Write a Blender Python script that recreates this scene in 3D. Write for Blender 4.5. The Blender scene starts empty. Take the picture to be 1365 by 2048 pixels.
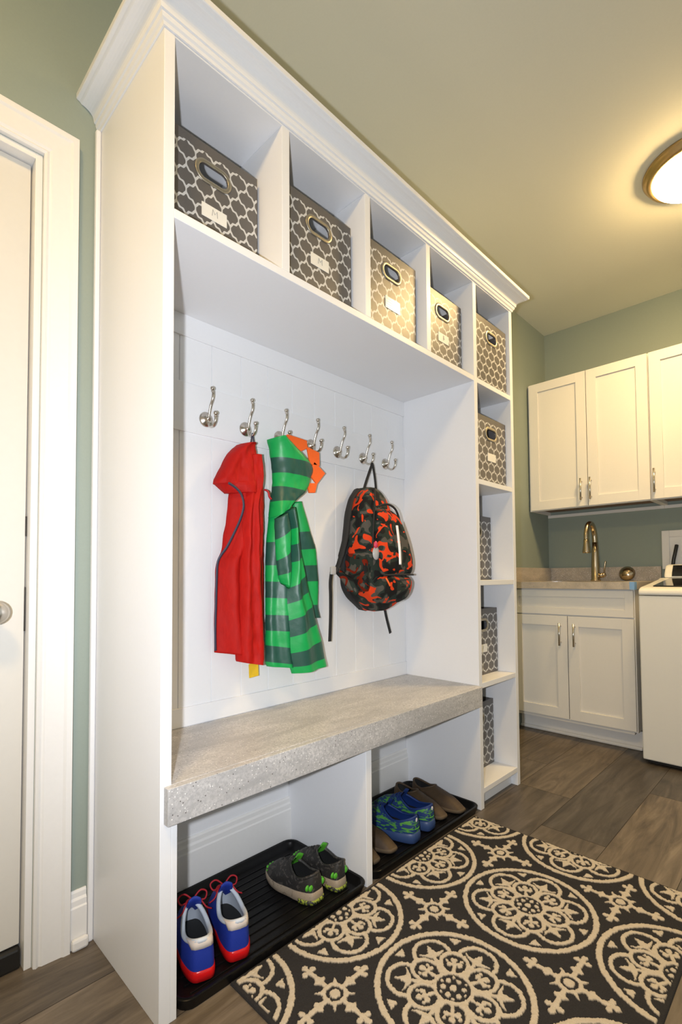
import bpy, bmesh, math, random
import numpy as np
from mathutils import Vector, Matrix, noise as mn
random.seed(7)
R = math.radians
SC = bpy.context.scene
COL = SC.collection

# ------------------------------------------------------------------ camera
cam = bpy.data.cameras.new('camera')
cam.sensor_fit = 'VERTICAL'; cam.sensor_height = 36.0
cam.lens = 36.0 * 993.17 / 2048
cam.shift_y = 94.7 / 2048
cam.clip_start = 0.02
co = bpy.data.objects.new('camera', cam); COL.objects.link(co)
yaw, pit, rol = R(45.5626), R(2.0409), R(-0.4024)
f = Vector((math.sin(yaw)*math.cos(pit), math.cos(yaw)*math.cos(pit), math.sin(pit)))
rt = Vector((math.cos(yaw), -math.sin(yaw), 0)); up = rt.cross(f)
r2 = rt*math.cos(rol) + up*math.sin(rol); u2 = -rt*math.sin(rol) + up*math.cos(rol)
M3 = Matrix((r2, u2, -f)).transposed()
co.matrix_world = Matrix.Translation((-0.4962, -1.0330, 0.9503)) @ M3.to_4x4()
SC.camera = co

# ------------------------------------------------------------------ world, light, exposure
SC.view_settings.view_transform = 'Standard'
SC.view_settings.look = 'None'
SC.view_settings.exposure = 0.14
SC.view_settings.gamma = 1.0
SC.view_settings.use_curve_mapping = False
w = bpy.data.worlds.new('world'); SC.world = w; w.use_nodes = True
w.node_tree.nodes['Background'].inputs[0].default_value = (0.8, 0.85, 1.0, 1)
w.node_tree.nodes['Background'].inputs[1].default_value = 0.3

def lamp(name, kind, loc, power, color, size=0.1, rot=None, size_y=None, spread=None):
    l = bpy.data.lights.new(name, kind); l.energy = power; l.color = color
    if kind == 'AREA':
        l.size = size
        if size_y: l.shape = 'RECTANGLE'; l.size_y = size_y
        if spread: l.spread = spread
    else: l.shadow_soft_size = size
    o = bpy.data.objects.new(name, l); o.location = loc
    if rot: o.rotation_euler = rot
    COL.objects.link(o); return o
LAMP = 112      # strength of the two glowing lamp glasses
# the camera's own flash, beside the lens
fl_ = lamp('camera_flash', 'SPOT', (-0.562, -0.966, 0.95), 86, (0.90, 0.93, 1.0), 0.015)
fl_.data.spot_size = R(142); fl_.data.spot_blend = 1.0
fl_.rotation_euler = (R(90+9), 0, -R(50))
# the ceiling lamp in view and its twin over the entry behind the camera are glowing glass, built further down
# unseen area light standing in for daylight from the room behind the camera
lamp('daylight_stand_in', 'AREA', (0.6, -2.35, 1.35), 8, (0.84, 0.92, 1.0), 2.8, (R(90), 0, 0), 2.0)

# ------------------------------------------------------------------ helpers
def srgb(r, g, b):
    c = lambda v: (v/255/12.92) if v/255 <= .04045 else ((v/255+.055)/1.055)**2.4
    return (c(r), c(g), c(b), 1)

class NT:
    def __init__(s, name):
        s.m = bpy.data.materials.new(name); s.m.use_nodes = True
        s.t = s.m.node_tree; s.b = s.t.nodes['Principled BSDF']
    def n(s, typ, **kw):
        x = s.t.nodes.new(typ)
        for k, v in kw.items(): setattr(x, k, v)
        return x
    def l(s, a, b): s.t.links.new(a, b)
    def math(s, op, a, b=None, c=None):
        x = s.n('ShaderNodeMath', operation=op)
        for i, v in enumerate((a, b, c)):
            if v is None: continue
            if isinstance(v, (int, float)): x.inputs[i].default_value = v
            else: s.l(v, x.inputs[i])
        return x.outputs[0]
    def coord(s, kind='Object', scale=(1,1,1), rot=(0,0,0)):
        t = s.n('ShaderNodeTexCoord'); m = s.n('ShaderNodeMapping')
        m.inputs['Scale'].default_value = scale; m.inputs['Rotation'].default_value = rot
        s.l(t.outputs[kind], m.inputs[0]); return m.outputs[0]
    def noise(s, vec, scale=5, detail=3, rough=.5, dist=0):
        x = s.n('ShaderNodeTexNoise'); s.l(vec, x.inputs['Vector'])
        x.inputs['Scale'].default_value = scale; x.inputs['Detail'].default_value = detail
        x.inputs['Roughness'].default_value = rough; x.inputs['Distortion'].default_value = dist
        return x.outputs['Fac']
    def ramp(s, fac, stops, const=False):
        x = s.n('ShaderNodeValToRGB'); s.l(fac, x.inputs[0]); cr = x.color_ramp
        if const: cr.interpolation = 'CONSTANT'
        while len(cr.elements) < len(stops): cr.elements.new(.5)
        for e, (p, c) in zip(cr.elements, stops): e.position = p; e.color = c
        return x.outputs[0]
    def mix(s, fac, a, b, mode='MIX'):
        x = s.n('ShaderNodeMix', data_type='RGBA', blend_type=mode)
        for i, v in ((0, fac), (6, a), (7, b)):
            if isinstance(v, (int, float)): x.inputs[i].default_value = v
            elif isinstance(v, tuple): x.inputs[i].default_value = v
            else: s.l(v, x.inputs[i])
        return x.outputs[2]
    def bump(s, h, strength=.3, dist=.002):
        x = s.n('ShaderNodeBump'); x.inputs['Strength'].default_value = strength
        x.inputs['Distance'].default_value = dist
        s.l(h, x.inputs['Height']); s.l(x.outputs[0], s.b.inputs['Normal'])
    def col(s, c):
        if isinstance(c, tuple): s.b.inputs['Base Color'].default_value = c
        else: s.l(c, s.b.inputs['Base Color'])
    def set(s, rough=.5, metal=0, spec=None, coat=None, sheen=None):
        s.b.inputs['Roughness'].default_value = rough; s.b.inputs['Metallic'].default_value = metal
        if spec is not None: s.b.inputs['Specular IOR Level'].default_value = spec
        if coat: s.b.inputs['Coat Weight'].default_value = coat
        if sheen: s.b.inputs['Sheen Weight'].default_value = sheen
        return s.m

def plain(name, c, rough=.5, metal=0, nscale=60, nstr=.08, var=.06, **k):
    t = NT(name); v = t.coord(); n = t.noise(v, nscale, 4)
    d = tuple(x*(1-var) for x in c[:3]) + (1,); e = tuple(min(1, x*(1+var)) for x in c[:3]) + (1,)
    t.col(t.mix(n, d, e)); t.bump(n, nstr, .001)
    return t.set(rough, metal, **k)

# ------------------------------------------------------------------ materials
M = {}
M['white'] = plain('white_painted_wood', (.80, .81, .83, 1), .38, var=.015, nscale=120, nstr=.05)
M['trim'] = plain('trim_paint', (.80, .79, .77, 1), .33, var=.02, nscale=90, nstr=.06)
M['doorp'] = plain('door_paint', (.70, .68, .63, 1), .35, var=.02, nscale=60, nstr=.05)
M['cab'] = plain('cabinet_paint', (.78, .765, .73, 1), .35, var=.015, nscale=90, nstr=.03)
M['cabin'] = plain('raw_cabinet_underside', (.20, .12, .07, 1), .6)
M['wall'] = plain('sage_wall_paint', (.275, .325, .285, 1), .7, var=.03, nscale=180, nstr=.12)
M['ceil'] = plain('ceiling_paint', (.74, .73, .61, 1), .8, var=.02, nscale=160, nstr=.12)
M['nickel'] = plain('brushed_nickel', (.62, .58, .52, 1), .24, 1, nscale=200, nstr=.03, var=.05)
M['bronze'] = plain('warm_bronze_nickel', (.50, .40, .27, 1), .25, 1, nscale=200, nstr=.03, var=.05)
M['grommet'] = plain('dull_bronze', (.46, .42, .34, 1), .42, 1, nstr=.02)
M['darkmetal'] = plain('dark_metal', (.03, .025, .02, 1), .4, .6)
M['rubber'] = plain('black_rubber', (.0045, .0045, .005, 1), .34, nscale=150, nstr=.2, spec=.18)
M['black'] = plain('black_webbing', (.012, .012, .013, 1), .75, nscale=400, nstr=.4)
M['blackgap'] = plain('dark_sweep_and_gap_shade', (.012, .011, .010, 1), .45)
M['glass'] = plain('dark_glass_lid', (.012, .013, .015, 1), .06, var=.02, nstr=0)
M['washer'] = plain('washer_enamel', (.82, .81, .76, 1), .28, var=.01, nstr=.02)
M['tape'] = plain('blue_tape', (.22, .42, .72, 1), .6)
M['card'] = plain('white_card', (.78, .77, .72, 1), .35, var=.03)
M['cardgloss'] = plain('glossy_card', (.80, .78, .72, 1), .16, var=.02, nstr=.0)
M['pencil'] = plain('pencil_lead', (.25, .25, .25, 1), .6)
M['red'] = None
M['zip'] = plain('navy_zip', (.03, .03, .06, 1), .5)
M['yellow'] = plain('yellow_tag', (.75, .50, .02, 1), .5, var=.1, nscale=80)
M['orange'] = plain('orange_felt', (.90, .13, .012, 1), .6, nscale=200, nstr=.3)
M['reflect'] = plain('reflective_tape', (.93, .93, .95, 1), .3, var=.01)
M['silver'] = plain('grey_silver_vinyl', (.45, .45, .46, 1), .3)
M['pink'] = plain('pink_plastic', (.6, .05, .12, 1), .4)
M['pipe'] = plain('black_hose', (.02, .02, .02, 1), .4)
M['steel'] = plain('steel', (.5, .5, .5, 1), .25, 1)

# nylon of the red jacket: fine wrinkles
t = NT('red_nylon'); v = t.coord(scale=(1, 1, .35)); n = t.noise(v, 60, 6, .6, .6)
t.col(t.mix(n, (.30, .004, .003, 1), (.50, .009, .005, 1))); t.bump(n, .35, .004); M['red'] = t.set(.65, spec=.2)

# striped coat: stripes follow the UV rungs
def striped(name, phase):
    t = NT(name); tc = t.n('ShaderNodeTexCoord'); sx = t.n('ShaderNodeSeparateXYZ'); t.l(tc.outputs['UV'], sx.inputs[0])
    fr = t.math('FRACT', t.math('MULTIPLY', t.math('ADD', sx.outputs[1], phase), .5))
    st = t.math('GREATER_THAN', fr, .5)
    n = t.noise(t.coord(), 30, 4)
    g = t.mix(n, (.002, .30, .065, 1), (.006, .40, .09, 1)); d = t.mix(n, (.010, .065, .048, 1), (.022, .10, .072, 1))
    t.col(t.mix(st, g, d)); t.bump(n, .25, .004)
    return t.set(.42)
M['stripe0'] = striped('green_striped_pvc', 0.0)
M['stripe1'] = striped('dark_first_striped_pvc', 1.0)

# trellis fabric of the bins (UV in metres)
def trellis():
    t = NT('trellis_fabric'); tc = t.n('ShaderNodeTexCoord'); sx = t.n('ShaderNodeSeparateXYZ'); t.l(tc.outputs['UV'], sx.inputs[0])
    X = t.math('DIVIDE', sx.outputs[0], .052); Y = t.math('DIVIDE', sx.outputs[1], .071)
    u = t.math('ADD', X, Y); v = t.math('SUBTRACT', X, Y)
    def fam(a, b):
        s1 = t.math('MULTIPLY', t.math('SINE', t.math('MULTIPLY', b, 2*math.pi)), .10)
        s3 = t.math('MULTIPLY', t.math('SINE', t.math('MULTIPLY', b, 6*math.pi)), .020)
        fr = t.math('FRACT', t.math('SUBTRACT', t.math('SUBTRACT', a, s1), s3))
        return t.math('LESS_THAN', t.math('ABSOLUTE', t.math('SUBTRACT', fr, .5)), .068)
    line = t.math('MAXIMUM', fam(u, v), fam(v, u))
    inb = t.math('MULTIPLY', t.math('LESS_THAN', sx.outputs[1], .272), t.math('GREATER_THAN', sx.outputs[1], .010))
    line = t.math('MULTIPLY', line, inb)
    n = t.noise(t.coord(), 500, 2)
    base = t.mix(n, (.085, .078, .074, 1), (.135, .125, .118, 1))
    t.col(t.mix(line, base, (.58, .58, .57, 1))); t.bump(n, .25, .0006)
    return t.set(.40, spec=.55)
M['trellis'] = trellis()
M['binlining'] = plain('grey_bin_lining', (.10, .10, .11, 1), .7)

# laminate stone
def stone(name, a, b, c):
    t = NT(name); v = t.coord(); v2 = t.coord(scale=(.55, 1.6, 1.6))
    big = t.noise(v2, 7, 5, .6, .8); fine = t.noise(v, 170, 3, .7)
    base = t.mix(t.ramp(big, [(.33, (0, 0, 0, 1)), (.62, (1, 1, 1, 1))]), a, b)
    vo = t.n('ShaderNodeTexVoronoi'); t.l(v, vo.inputs['Vector']); vo.inputs['Scale'].default_value = 165
    sx = t.n('ShaderNodeSeparateXYZ'); t.l(vo.outputs['Color'], sx.inputs[0])
    near = t.math('LESS_THAN', vo.outputs['Distance'], .24)
    lt = t.math('MULTIPLY', near, t.math('GREATER_THAN', sx.outputs[0], .80))
    dk = t.math('MULTIPLY', near, t.math('LESS_THAN', sx.outputs[0], .09))
    x = t.mix(t.ramp(fine, [(.42, (0, 0, 0, 1)), (.60, (.75, .75, .75, 1))]), base, c)
    x = t.mix(lt, x, (.82, .81, .80, 1)); x = t.mix(dk, x, (.09, .08, .08, 1))
    t.col(x); return t.set(.38)
M['laminate'] = stone('grey_stone_laminate', (.38, .38, .385, 1), (.60, .59, .585, 1), (.36, .36, .365, 1))
M['counter'] = stone('sand_stone_laminate', (.33, .29, .24, 1), (.58, .50, .41, 1), (.44, .40, .35, 1))

# vinyl plank floor
t = NT('vinyl_plank'); v = t.coord(scale=(1.2, 9, 1))
at = t.n('ShaderNodeAttribute'); at.attribute_name = 'tone'
off = t.n('ShaderNodeVectorMath', operation='ADD'); t.l(v, off.inputs[0])
cmb = t.n('ShaderNodeCombineXYZ'); t.l(t.math('MULTIPLY', at.outputs['Fac'], 37), cmb.inputs[0]); t.l(t.math('MULTIPLY', at.outputs['Fac'], 91), cmb.inputs[1]); t.l(cmb.outputs[0], off.inputs[1])
g1 = t.noise(off.outputs[0], 2.2, 6, .62, 1.2); g2 = t.noise(off.outputs[0], 14, 5, .7, .4)
cc = t.ramp(g1, [(.28, (.046, .036, .027, 1)), (.5, (.118, .096, .072, 1)), (.74, (.215, .182, .145, 1))])
cc = t.mix(t.math('MULTIPLY', g2, .45), cc, (.055, .044, .034, 1))
tone = t.ramp(at.outputs['Fac'], [(0, (.62, .63, .66, 1)), (1, (1.42, 1.36, 1.26, 1))])
cc = t.mix(1.0, cc, tone, 'MULTIPLY'); t.col(cc); t.bump(g2, .15, .001); M['floor'] = t.set(.42)
M['seam'] = plain('floor_seam', (.02, .017, .014, 1), .8)

# rug pile
t = NT('rug_pile'); at = t.n('ShaderNodeAttribute'); at.attribute_name = 'cream'
n = t.noise(t.coord(), 420, 3, .7)
ck = t.mix(n, (.46, .40, .31, 1), (.68, .60, .48, 1)); dk = t.mix(n, (.014, .014, .015, 1), (.050, .048, .050, 1))
t.col(t.mix(at.outputs['Fac'], dk, ck)); t.bump(n, .6, .002); M['rug'] = t.set(.95, spec=.15)

# camouflage
def camo(name, k=1.0, s=1.0):
    t = NT(name); v = t.coord(scale=(s, s, s*1.15))
    a = t.noise(v, 19, 1.4, .4, .8); v2 = t.n('ShaderNodeVectorMath', operation='ADD'); t.l(v, v2.inputs[0]); v2.inputs[1].default_value = (3.1, 7.7, 1.3)
    b = t.noise(v2.outputs[0], 20, 1.4, .4, 1.1)
    base = t.ramp(a, [(0, (.012, .012, .012, 1)), (.46, (.022, .032, .026, 1)), (.56, (.085, .078, .066, 1))], True)
    o = t.math('GREATER_THAN', b, .575)
    t.col(t.mix(o, base, (.70*k, .055*k, .012*k, 1))); t.bump(t.noise(v, 300, 2), .3, .001)
    return t.set(.75, spec=.15)
M['camo'] = camo('orange_camouflage'); M['camodark'] = camo('camouflage_behind_mesh', .22)
M['greyfab'] = plain('grey_fabric', (.10, .095, .085, 1), .8, nscale=300, nstr=.3)

# shoes
def shoemat(name, dark, acc, scale, thr, stretch=(1, 1, 1), rough=.6):
    t = NT(name); v = t.coord(scale=stretch); n = t.noise(v, scale, 3, .55, 1.5); f2 = t.noise(t.coord(), 350, 2)
    t.col(t.mix(t.math('GREATER_THAN', n, thr), t.mix(f2, dark[0], dark[1]), acc)); t.bump(f2, .3, .001); return t.set(rough)
M['blueshoe'] = plain('royal_blue_mesh', (.010, .035, .33, 1), .6, nscale=500, nstr=.5)
M['redrub'] = plain('red_sole', (.62, .010, .012, 1), .22)
M['redlace'] = plain('red_lace', (.40, .005, .015, 1), .6)
M['whitelin'] = plain('white_lining', (.60, .66, .74, 1), .6)
M['heelwhite'] = plain('cream_heel_tab', (.76, .68, .62, 1), .5)
M['insole'] = plain('black_insole', (.012, .012, .012, 1), .8)
M['trailup'] = shoemat('trail_upper', ((.008, .008, .008, 1), (.040, .036, .032, 1)), (.07, .062, .055, 1), 45, .56)
M['trailsole'] = shoemat('trail_sole', ((.28, .22, .15, 1), (.42, .34, .25, 1)), (.22, .17, .12, 1), 40, .6)
M['limegreen'] = plain('lime_green', (.09, .42, .03, 1), .45)
M['trailtread'] = shoemat('trail_tread', ((.25, .32, .03, 1), (.32, .38, .05, 1)), (.03, .03, .03, 1), 60, .5)
M['runup'] = shoemat('runner_upper', ((.004, .022, .11, 1), (.010, .045, .19, 1)), (.075, .28, .045, 1), 34, .535, (1, .6, 2.6))
M['runsole'] = plain('blue_midsole', (.035, .07, .19, 1), .4)
M['runblue'] = plain('deep_blue_collar', (.006, .03, .16, 1), .6)
M['brown'] = plain('brown_suede', (.060, .036, .017, 1), .6, nscale=90, var=.3)
M['brownsole'] = plain('brown_sole', (.10, .07, .04, 1), .7)

t = NT('lamp_glass'); t.col((1, .95, .85, 1)); t.b.inputs['Emission Color'].default_value = (1, .68, .30, 1); t.b.inputs['Emission Strength'].default_value = LAMP; M['lampglass'] = t.set(.4)

# ------------------------------------------------------------------ mesh helpers
def obj(name, bm, mat, parent=None, smooth=False, uv=False, bevel=0, sub=0):
    if uv:
        L = bm.loops.layers.uv.verify()
        for fc in bm.faces:
            nn = fc.normal
            a = (0, 2) if abs(nn.y) >= max(abs(nn.x), abs(nn.z)) else ((1, 2) if abs(nn.x) >= abs(nn.z) else (0, 1))
            for lp in fc.loops: lp[L].uv = (lp.vert.co[a[0]], lp.vert.co[a[1]])
    me = bpy.data.meshes.new(name); bm.to_mesh(me); bm.free()
    mats = mat if isinstance(mat, (list, tuple)) else [mat]
    for m in mats: me.materials.append(m)
    if smooth:
        for p in me.polygons: p.use_smooth = True
    o = bpy.data.objects.new(name, me); COL.objects.link(o)
    if parent: o.parent = parent
    if bevel:
        b = o.modifiers.new('bevel', 'BEVEL'); b.width = bevel; b.segments = 2; b.limit_method = 'ANGLE'
    if sub:
        s = o.modifiers.new('sub', 'SUBSURF'); s.levels = sub; s.render_levels = sub
    return o
def box(bm, x0, x1, y0, y1, z0, z1, mi=0):
    vs = [bm.verts.new(p) for p in ((x0,y0,z0),(x1,y0,z0),(x1,y1,z0),(x0,y1,z0),(x0,y0,z1),(x1,y0,z1),(x1,y1,z1),(x0,y1,z1))]
    for ix in ((0,3,2,1),(4,5,6,7),(0,1,5,4),(1,2,6,5),(2,3,7,6),(3,0,4,7)):
        fc = bm.faces.new([vs[i] for i in ix]); fc.material_index = mi
def bx(*a): bm = bmesh.new(); box(bm, *a); bm.normal_update(); return bm
def catmull(pts, n=8, closed=False):
    pts = [Vector(p) for p in pts]; out = []; N = len(pts)
    rng = range(N if closed else N-1)
    for i in rng:
        g = lambda k: pts[k % N] if closed else pts[max(0, min(N-1, k))]
        a, b, c, d = g(i-1), g(i), g(i+1), g(i+2)
        for j in range(n):
            s = j/n
            out.append(.5*((2*b)+(c-a)*s+(2*a-5*b+4*c-d)*s*s+(3*b-a-3*c+d)*s**3))
    if not closed: out.append(pts[-1])
    return out
def tube(bm, pts, r, seg=10, closed=False, flat=1.0, upv=None):
    pts = [Vector(p) for p in pts]; N = len(pts); rings = []
    nrm = None
    for i, p in enumerate(pts):
        a = pts[(i-1) % N] if closed or i > 0 else p; b = pts[(i+1) % N] if closed or i < N-1 else p
        tg = (b-a).normalized()
        if upv is not None: nrm = (Vector(upv) - tg*tg.dot(Vector(upv))).normalized()
        elif nrm is None:
            nrm = tg.cross(Vector((0.13, .27, .95))).normalized()
            if nrm.length < .1: nrm = Vector((1, 0, 0))
        else: nrm = (nrm - tg*nrm.dot(tg)).normalized()
        bn = tg.cross(nrm); rr = r[i] if isinstance(r, (list, tuple)) else r
        rings.append([bm.verts.new(p + nrm*math.cos(2*math.pi*k/seg)*rr*flat + bn*math.sin(2*math.pi*k/seg)*rr) for k in range(seg)])
    for i in range(N if closed else N-1):
        A, B = rings[i], rings[(i+1) % N]
        for k in range(seg): bm.faces.new((A[k], A[(k+1) % seg], B[(k+1) % seg], B[k]))
    if not closed:
        bm.faces.new(rings[0][::-1]); bm.faces.new(rings[-1])
def lathe(bm, prof, c=(0,0,0), axis='z', seg=32):
    rings = []
    for r, h in prof:
        ring = []
        for k in range(seg):
            a = 2*math.pi*k/seg; x, y = max(r, 1e-5)*math.cos(a), max(r, 1e-5)*math.sin(a)
            p = (x, y, h) if axis == 'z' else ((x, h, y) if axis == 'y' else (h, x, y))
            ring.append(bm.verts.new(Vector(p)+Vector(c)))
        rings.append(ring)
    for A, B in zip(rings, rings[1:]):
        for k in range(seg): bm.faces.new((A[k], A[(k+1) % seg], B[(k+1) % seg], B[k]))
    bm.faces.new(rings[0][::-1]); bm.faces.new(rings[-1])
def fixn(bm): bmesh.ops.recalc_face_normals(bm, faces=bm.faces); bm.normal_update(); return bm
def sphere(bm, c, r, sc=(1,1,1), seg=16):
    m = Matrix.Translation(c) @ Matrix.Diagonal((r*sc[0], r*sc[1], r*sc[2], 1))
    bmesh.ops.create_uvsphere(bm, u_segments=seg, v_segments=seg//2+2, radius=1, matrix=m)
def thing(name, label, cat, loc=(0,0,0), rz=0, group=None):
    o = bpy.data.objects.new(name, None); COL.objects.link(o); o.location = loc; o.rotation_euler = (0, 0, rz)
    o['label'] = label; o['category'] = cat; o.empty_display_size = .05
    if group: o['group'] = group
    return o
def tag(o, label, cat, group=None):
    o['label'] = label; o['category'] = cat
    if group: o['group'] = group
    return o
def struct(o): o['kind'] = 'structure'; return o
def copy_tree(o, parent=None):
    c = o.copy(); COL.objects.link(c)
    if parent is not None: c.parent = parent
    for ch in [q for q in bpy.data.objects if q.parent == o]: copy_tree(ch, c)
    return c

# ------------------------------------------------------------------ dimensions
D = .3915; W = 1.7195; XF = 3.086; HC = 2.692
X0, Y0 = -1.7, -2.4
X4 = 1.360; X4R = 1.3865; T = .026; YB = .371

# ------------------------------------------------------------------ room shell
# floor: planks running along x
bm = bmesh.new(); lay = bm.faces.layers.float.new('tone'); rw = .2275
joints = {0: (1.72, .50), -1: (1.412, .19), -2: (2.008, .79), 1: (-.40, .82), -3: (1.05, 2.27), 2: (.2, 1.42)}
k = 3
for k in range(-10, 3):
    ya = .0045 + (k-1)*rw; yb_ = ya + rw
    if yb_ > .62: yb_ = .62
    js = joints.get(k, (random.uniform(0, 1.2),))
    start = js[0] - 1.22*5
    x = start
    while x < XF:
        xa, xb = max(x, X0), min(x+1.22, XF)
        if xb > xa:
            g = .0008
            fc = bm.faces.new([bm.verts.new(p) for p in ((xa+g, ya+g, 0), (xb-g, ya+g, 0), (xb-g, yb_-g, 0), (xa+g, yb_-g, 0))])
            fc[lay] = random.random()
        x += 1.22
fl = obj('floor', bm, M['floor']); struct(fl)
me = fl.data
bm = bmesh.new(); box(bm, X0, XF, Y0, .62, -.03, -.0012)
o = obj('subfloor', fixn(bm), M['seam']); o.parent = fl
struct(obj('ceiling', bx(X0-.1, XF+.1, Y0-.1, D+.2, HC, HC+.05), M['ceil']))
DX0, DX1, DZ = -.98, -.156, 2.031      # door opening
bm = bmesh.new()
box(bm, DX1+.016, XF, D, D+.12, 0, HC); box(bm, X0, DX0, D, D+.12, 0, HC); box(bm, DX0, DX1+.016, D, D+.12, DZ+.016, HC)
struct(obj('wall_back', fixn(bm), M['wall']))
struct(obj('wall_right', bx(XF, XF+.1, Y0, D+.12, 0, HC), M['wall']))
struct(obj('wall_left', bx(X0-.1, X0, Y0, D+.12, 0, HC), M['wall']))
struct(obj('wall_front', bx(X0-.1, XF+.1, Y0-.1, Y0, 0, HC), M['wall']))

# door, casing, jamb
bm = bx(DX0+.003, DX1-.003, .42, .455, .052, DZ-.003)
door = obj('door_1', bm, M['doorp'], bevel=.002); struct(door)
bm = bmesh.new(); lathe(bm, [(.030,.0),(.030,-.006),(.012,-.010),(.011,-.030),(.022,-.038),(.029,-.050),(.028,-.062),(.018,-.070),(.005,-.072)], (-.229,.42,.872), 'y')
kn = obj('door_knob', fixn(bm), M['nickel'], door, True); kn['label'] = 'round satin nickel knob'
bm = bmesh.new(); box(bm, DX1-.004, DX1-.0005, .419, .44, .82, .93); box(bm, DX1-.004, DX1-.0005, .419, .44, 1.06, 1.11)
obj('latch_plate', fixn(bm), M['darkmetal'], door)
bm = bx(DX0+.003, DX1-.003, .405, .462, .0, .050); obj('door_sweep', bm, M['blackgap'], door, bevel=.006)
bm = bmesh.new()
box(bm, DX1, DX1+.016, .390, .50, 0, DZ+.016); box(bm, DX0-.016, DX0, .390, .50, 0, DZ+.016); box(bm, DX0, DX1, .390, .50, DZ, DZ+.016)
box(bm, DX1-.012, DX1, .456, .47, 0, DZ); box(bm, DX0, DX1-.012, .456, .47, DZ-.012, DZ)
struct(obj('trim_2', fixn(bm), M['trim'], bevel=.001))
def casing():
    # mitred casing round the door, stepped profile
    prof = [(0, 0), (0, .012), (.006, .016), (.012, .012), (.018, .016), (.060, .019), (.066, .023), (.080, .023), (.080, 0)]
    bm = bmesh.new(); rings = []
    xi, xo, zt = DX1+.017, DX0-.017, DZ+.018
    for st in range(4):
        ring = []
        for (o_, d) in prof:
            p = [(xi+o_, D-d, 0), (xi+o_, D-d, zt+o_), (xo-o_, D-d, zt+o_), (xo-o_, D-d, 0)][st]
            ring.append(bm.verts.new(p))
        rings.append(ring)
    n = len(prof)
    for A, B in zip(rings, rings[1:]):
        for k in range(n): bm.faces.new((A[k], A[(k+1) % n], B[(k+1) % n], B[k]))
    bm.faces.new(rings[0]); bm.faces.new(rings[-1])
    return fixn(bm)
struct(obj('trim_1', casing(), M['trim']))
def baseboard(x0, x1, y, h=.142):
    bm = bmesh.new(); prof = [(0, 0), (.013, 0), (.013, h-.042), (.010, h-.038), (.010, h-.024), (.006, h-.018), (.006, h-.006), (.003, h), (0, h)]
    A = [bm.verts.new((x0, y-d, z)) for d, z in prof]; B = [bm.verts.new((x1, y-d, z)) for d, z in prof]; n = len(prof)
    for k in range(n): bm.faces.new((A[k], A[(k+1) % n], B[(k+1) % n], B[k]))
    bm.faces.new(A[::-1]); bm.faces.new(B); return fixn(bm)
b = obj('baseboard_back', baseboard(-.0595, -.016, D-.0005), M['trim']); struct(b)
bm = bmesh.new(); box(bm, -.0565, -.0150, D-.030, D-.0145, 0, .030)
o = obj('shoe_molding', fixn(bm), M['trim'], b, bevel=.007)

# ------------------------------------------------------------------ the built-in locker bench
unit = thing('mudroom_locker', 'tall white built-in mudroom locker with cubbies, bench bay and crown molding', 'locker', (0, 0, 0))
def part(name, *a, bevel=.0012, mat=None, parent=unit):
    return obj(name, bx(*a), mat or M['white'], parent, bevel=bevel)
part('side_panel', 0, T, 0, D-.002, 0, 2.2595); part('side_panel', W-T, W, 0, D-.002, 0, 2.2595)
part('corner_trim', -.014, -.0005, D-.016, D-.001, .0, 2.196, bevel=.004)
part('top_panel', T, W-T, .0005, D-.004, 2.1905, 2.2595)
part('back_panel', T, W-T, YB+.006, D-.003, .0, 2.190)
ZS, ST = 1.7885, .0215
part('shelf', T, X4, 0, YB+.005, ZS-ST, ZS)
for nm, xl in (('divider', .338), ('divider', .679), ('divider', 1.021)): part(nm, xl, xl+.0262, .0002, YB+.005, ZS, 2.190)
part('divider', X4, X4R, 0, YB+.005, 0, 2.190)
for z in (ZS, 1.3588, .9326, .5080, .0813): part('shelf', X4R, W-T, .0004, YB+.005, z-ST, z)
part('toe_kick', X4R, W-T, .030, .045, 0, .0813-ST)
part('bench_support', T, .040, 0, YB+.005, 0, .4228); part('bench_support', .664, .6905, .003, YB+.005, 0, .4228)
# beadboard between the rails: boards with V grooves
bm = bmesh.new(); xs = [T] + [.1205+.1122*k for k in range(12) if .1205+.1122*k < X4] + [X4]
for a, c in zip(xs, xs[1:]):
    g = .0016
    for (z0, z1) in ((.5025, 1.766),):
        vs = [(a, YB+.0045), (a+g, YB), (c-g, YB), (c, YB+.0045)]
        lo = [bm.verts.new((x, y, z0)) for x, y in vs]; hi = [bm.verts.new((x, y, z1)) for x, y in vs]
        for i in range(3): bm.faces.new((lo[i], lo[i+1], hi[i+1], hi[i]))
obj('beadboard', fixn(bm), M['white'], unit)
part('top_rail', T, X4, YB-.006, YB+.004, 1.700, ZS-ST); part('hook_rail', T, X4, YB-.006, YB+.004, 1.402, 1.556); part('bottom_rail', T, X4, YB-.006, YB+.004, .502, .560)
# wall base inside the shoe bays
bm = baseboard(.040, .664, YB+.006, .165); obj('bay_baseboard', bm, M['trim'], unit)
bm = baseboard(.6905, X4, YB+.006, .165); obj('bay_baseboard', bm, M['trim'], unit)
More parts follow.
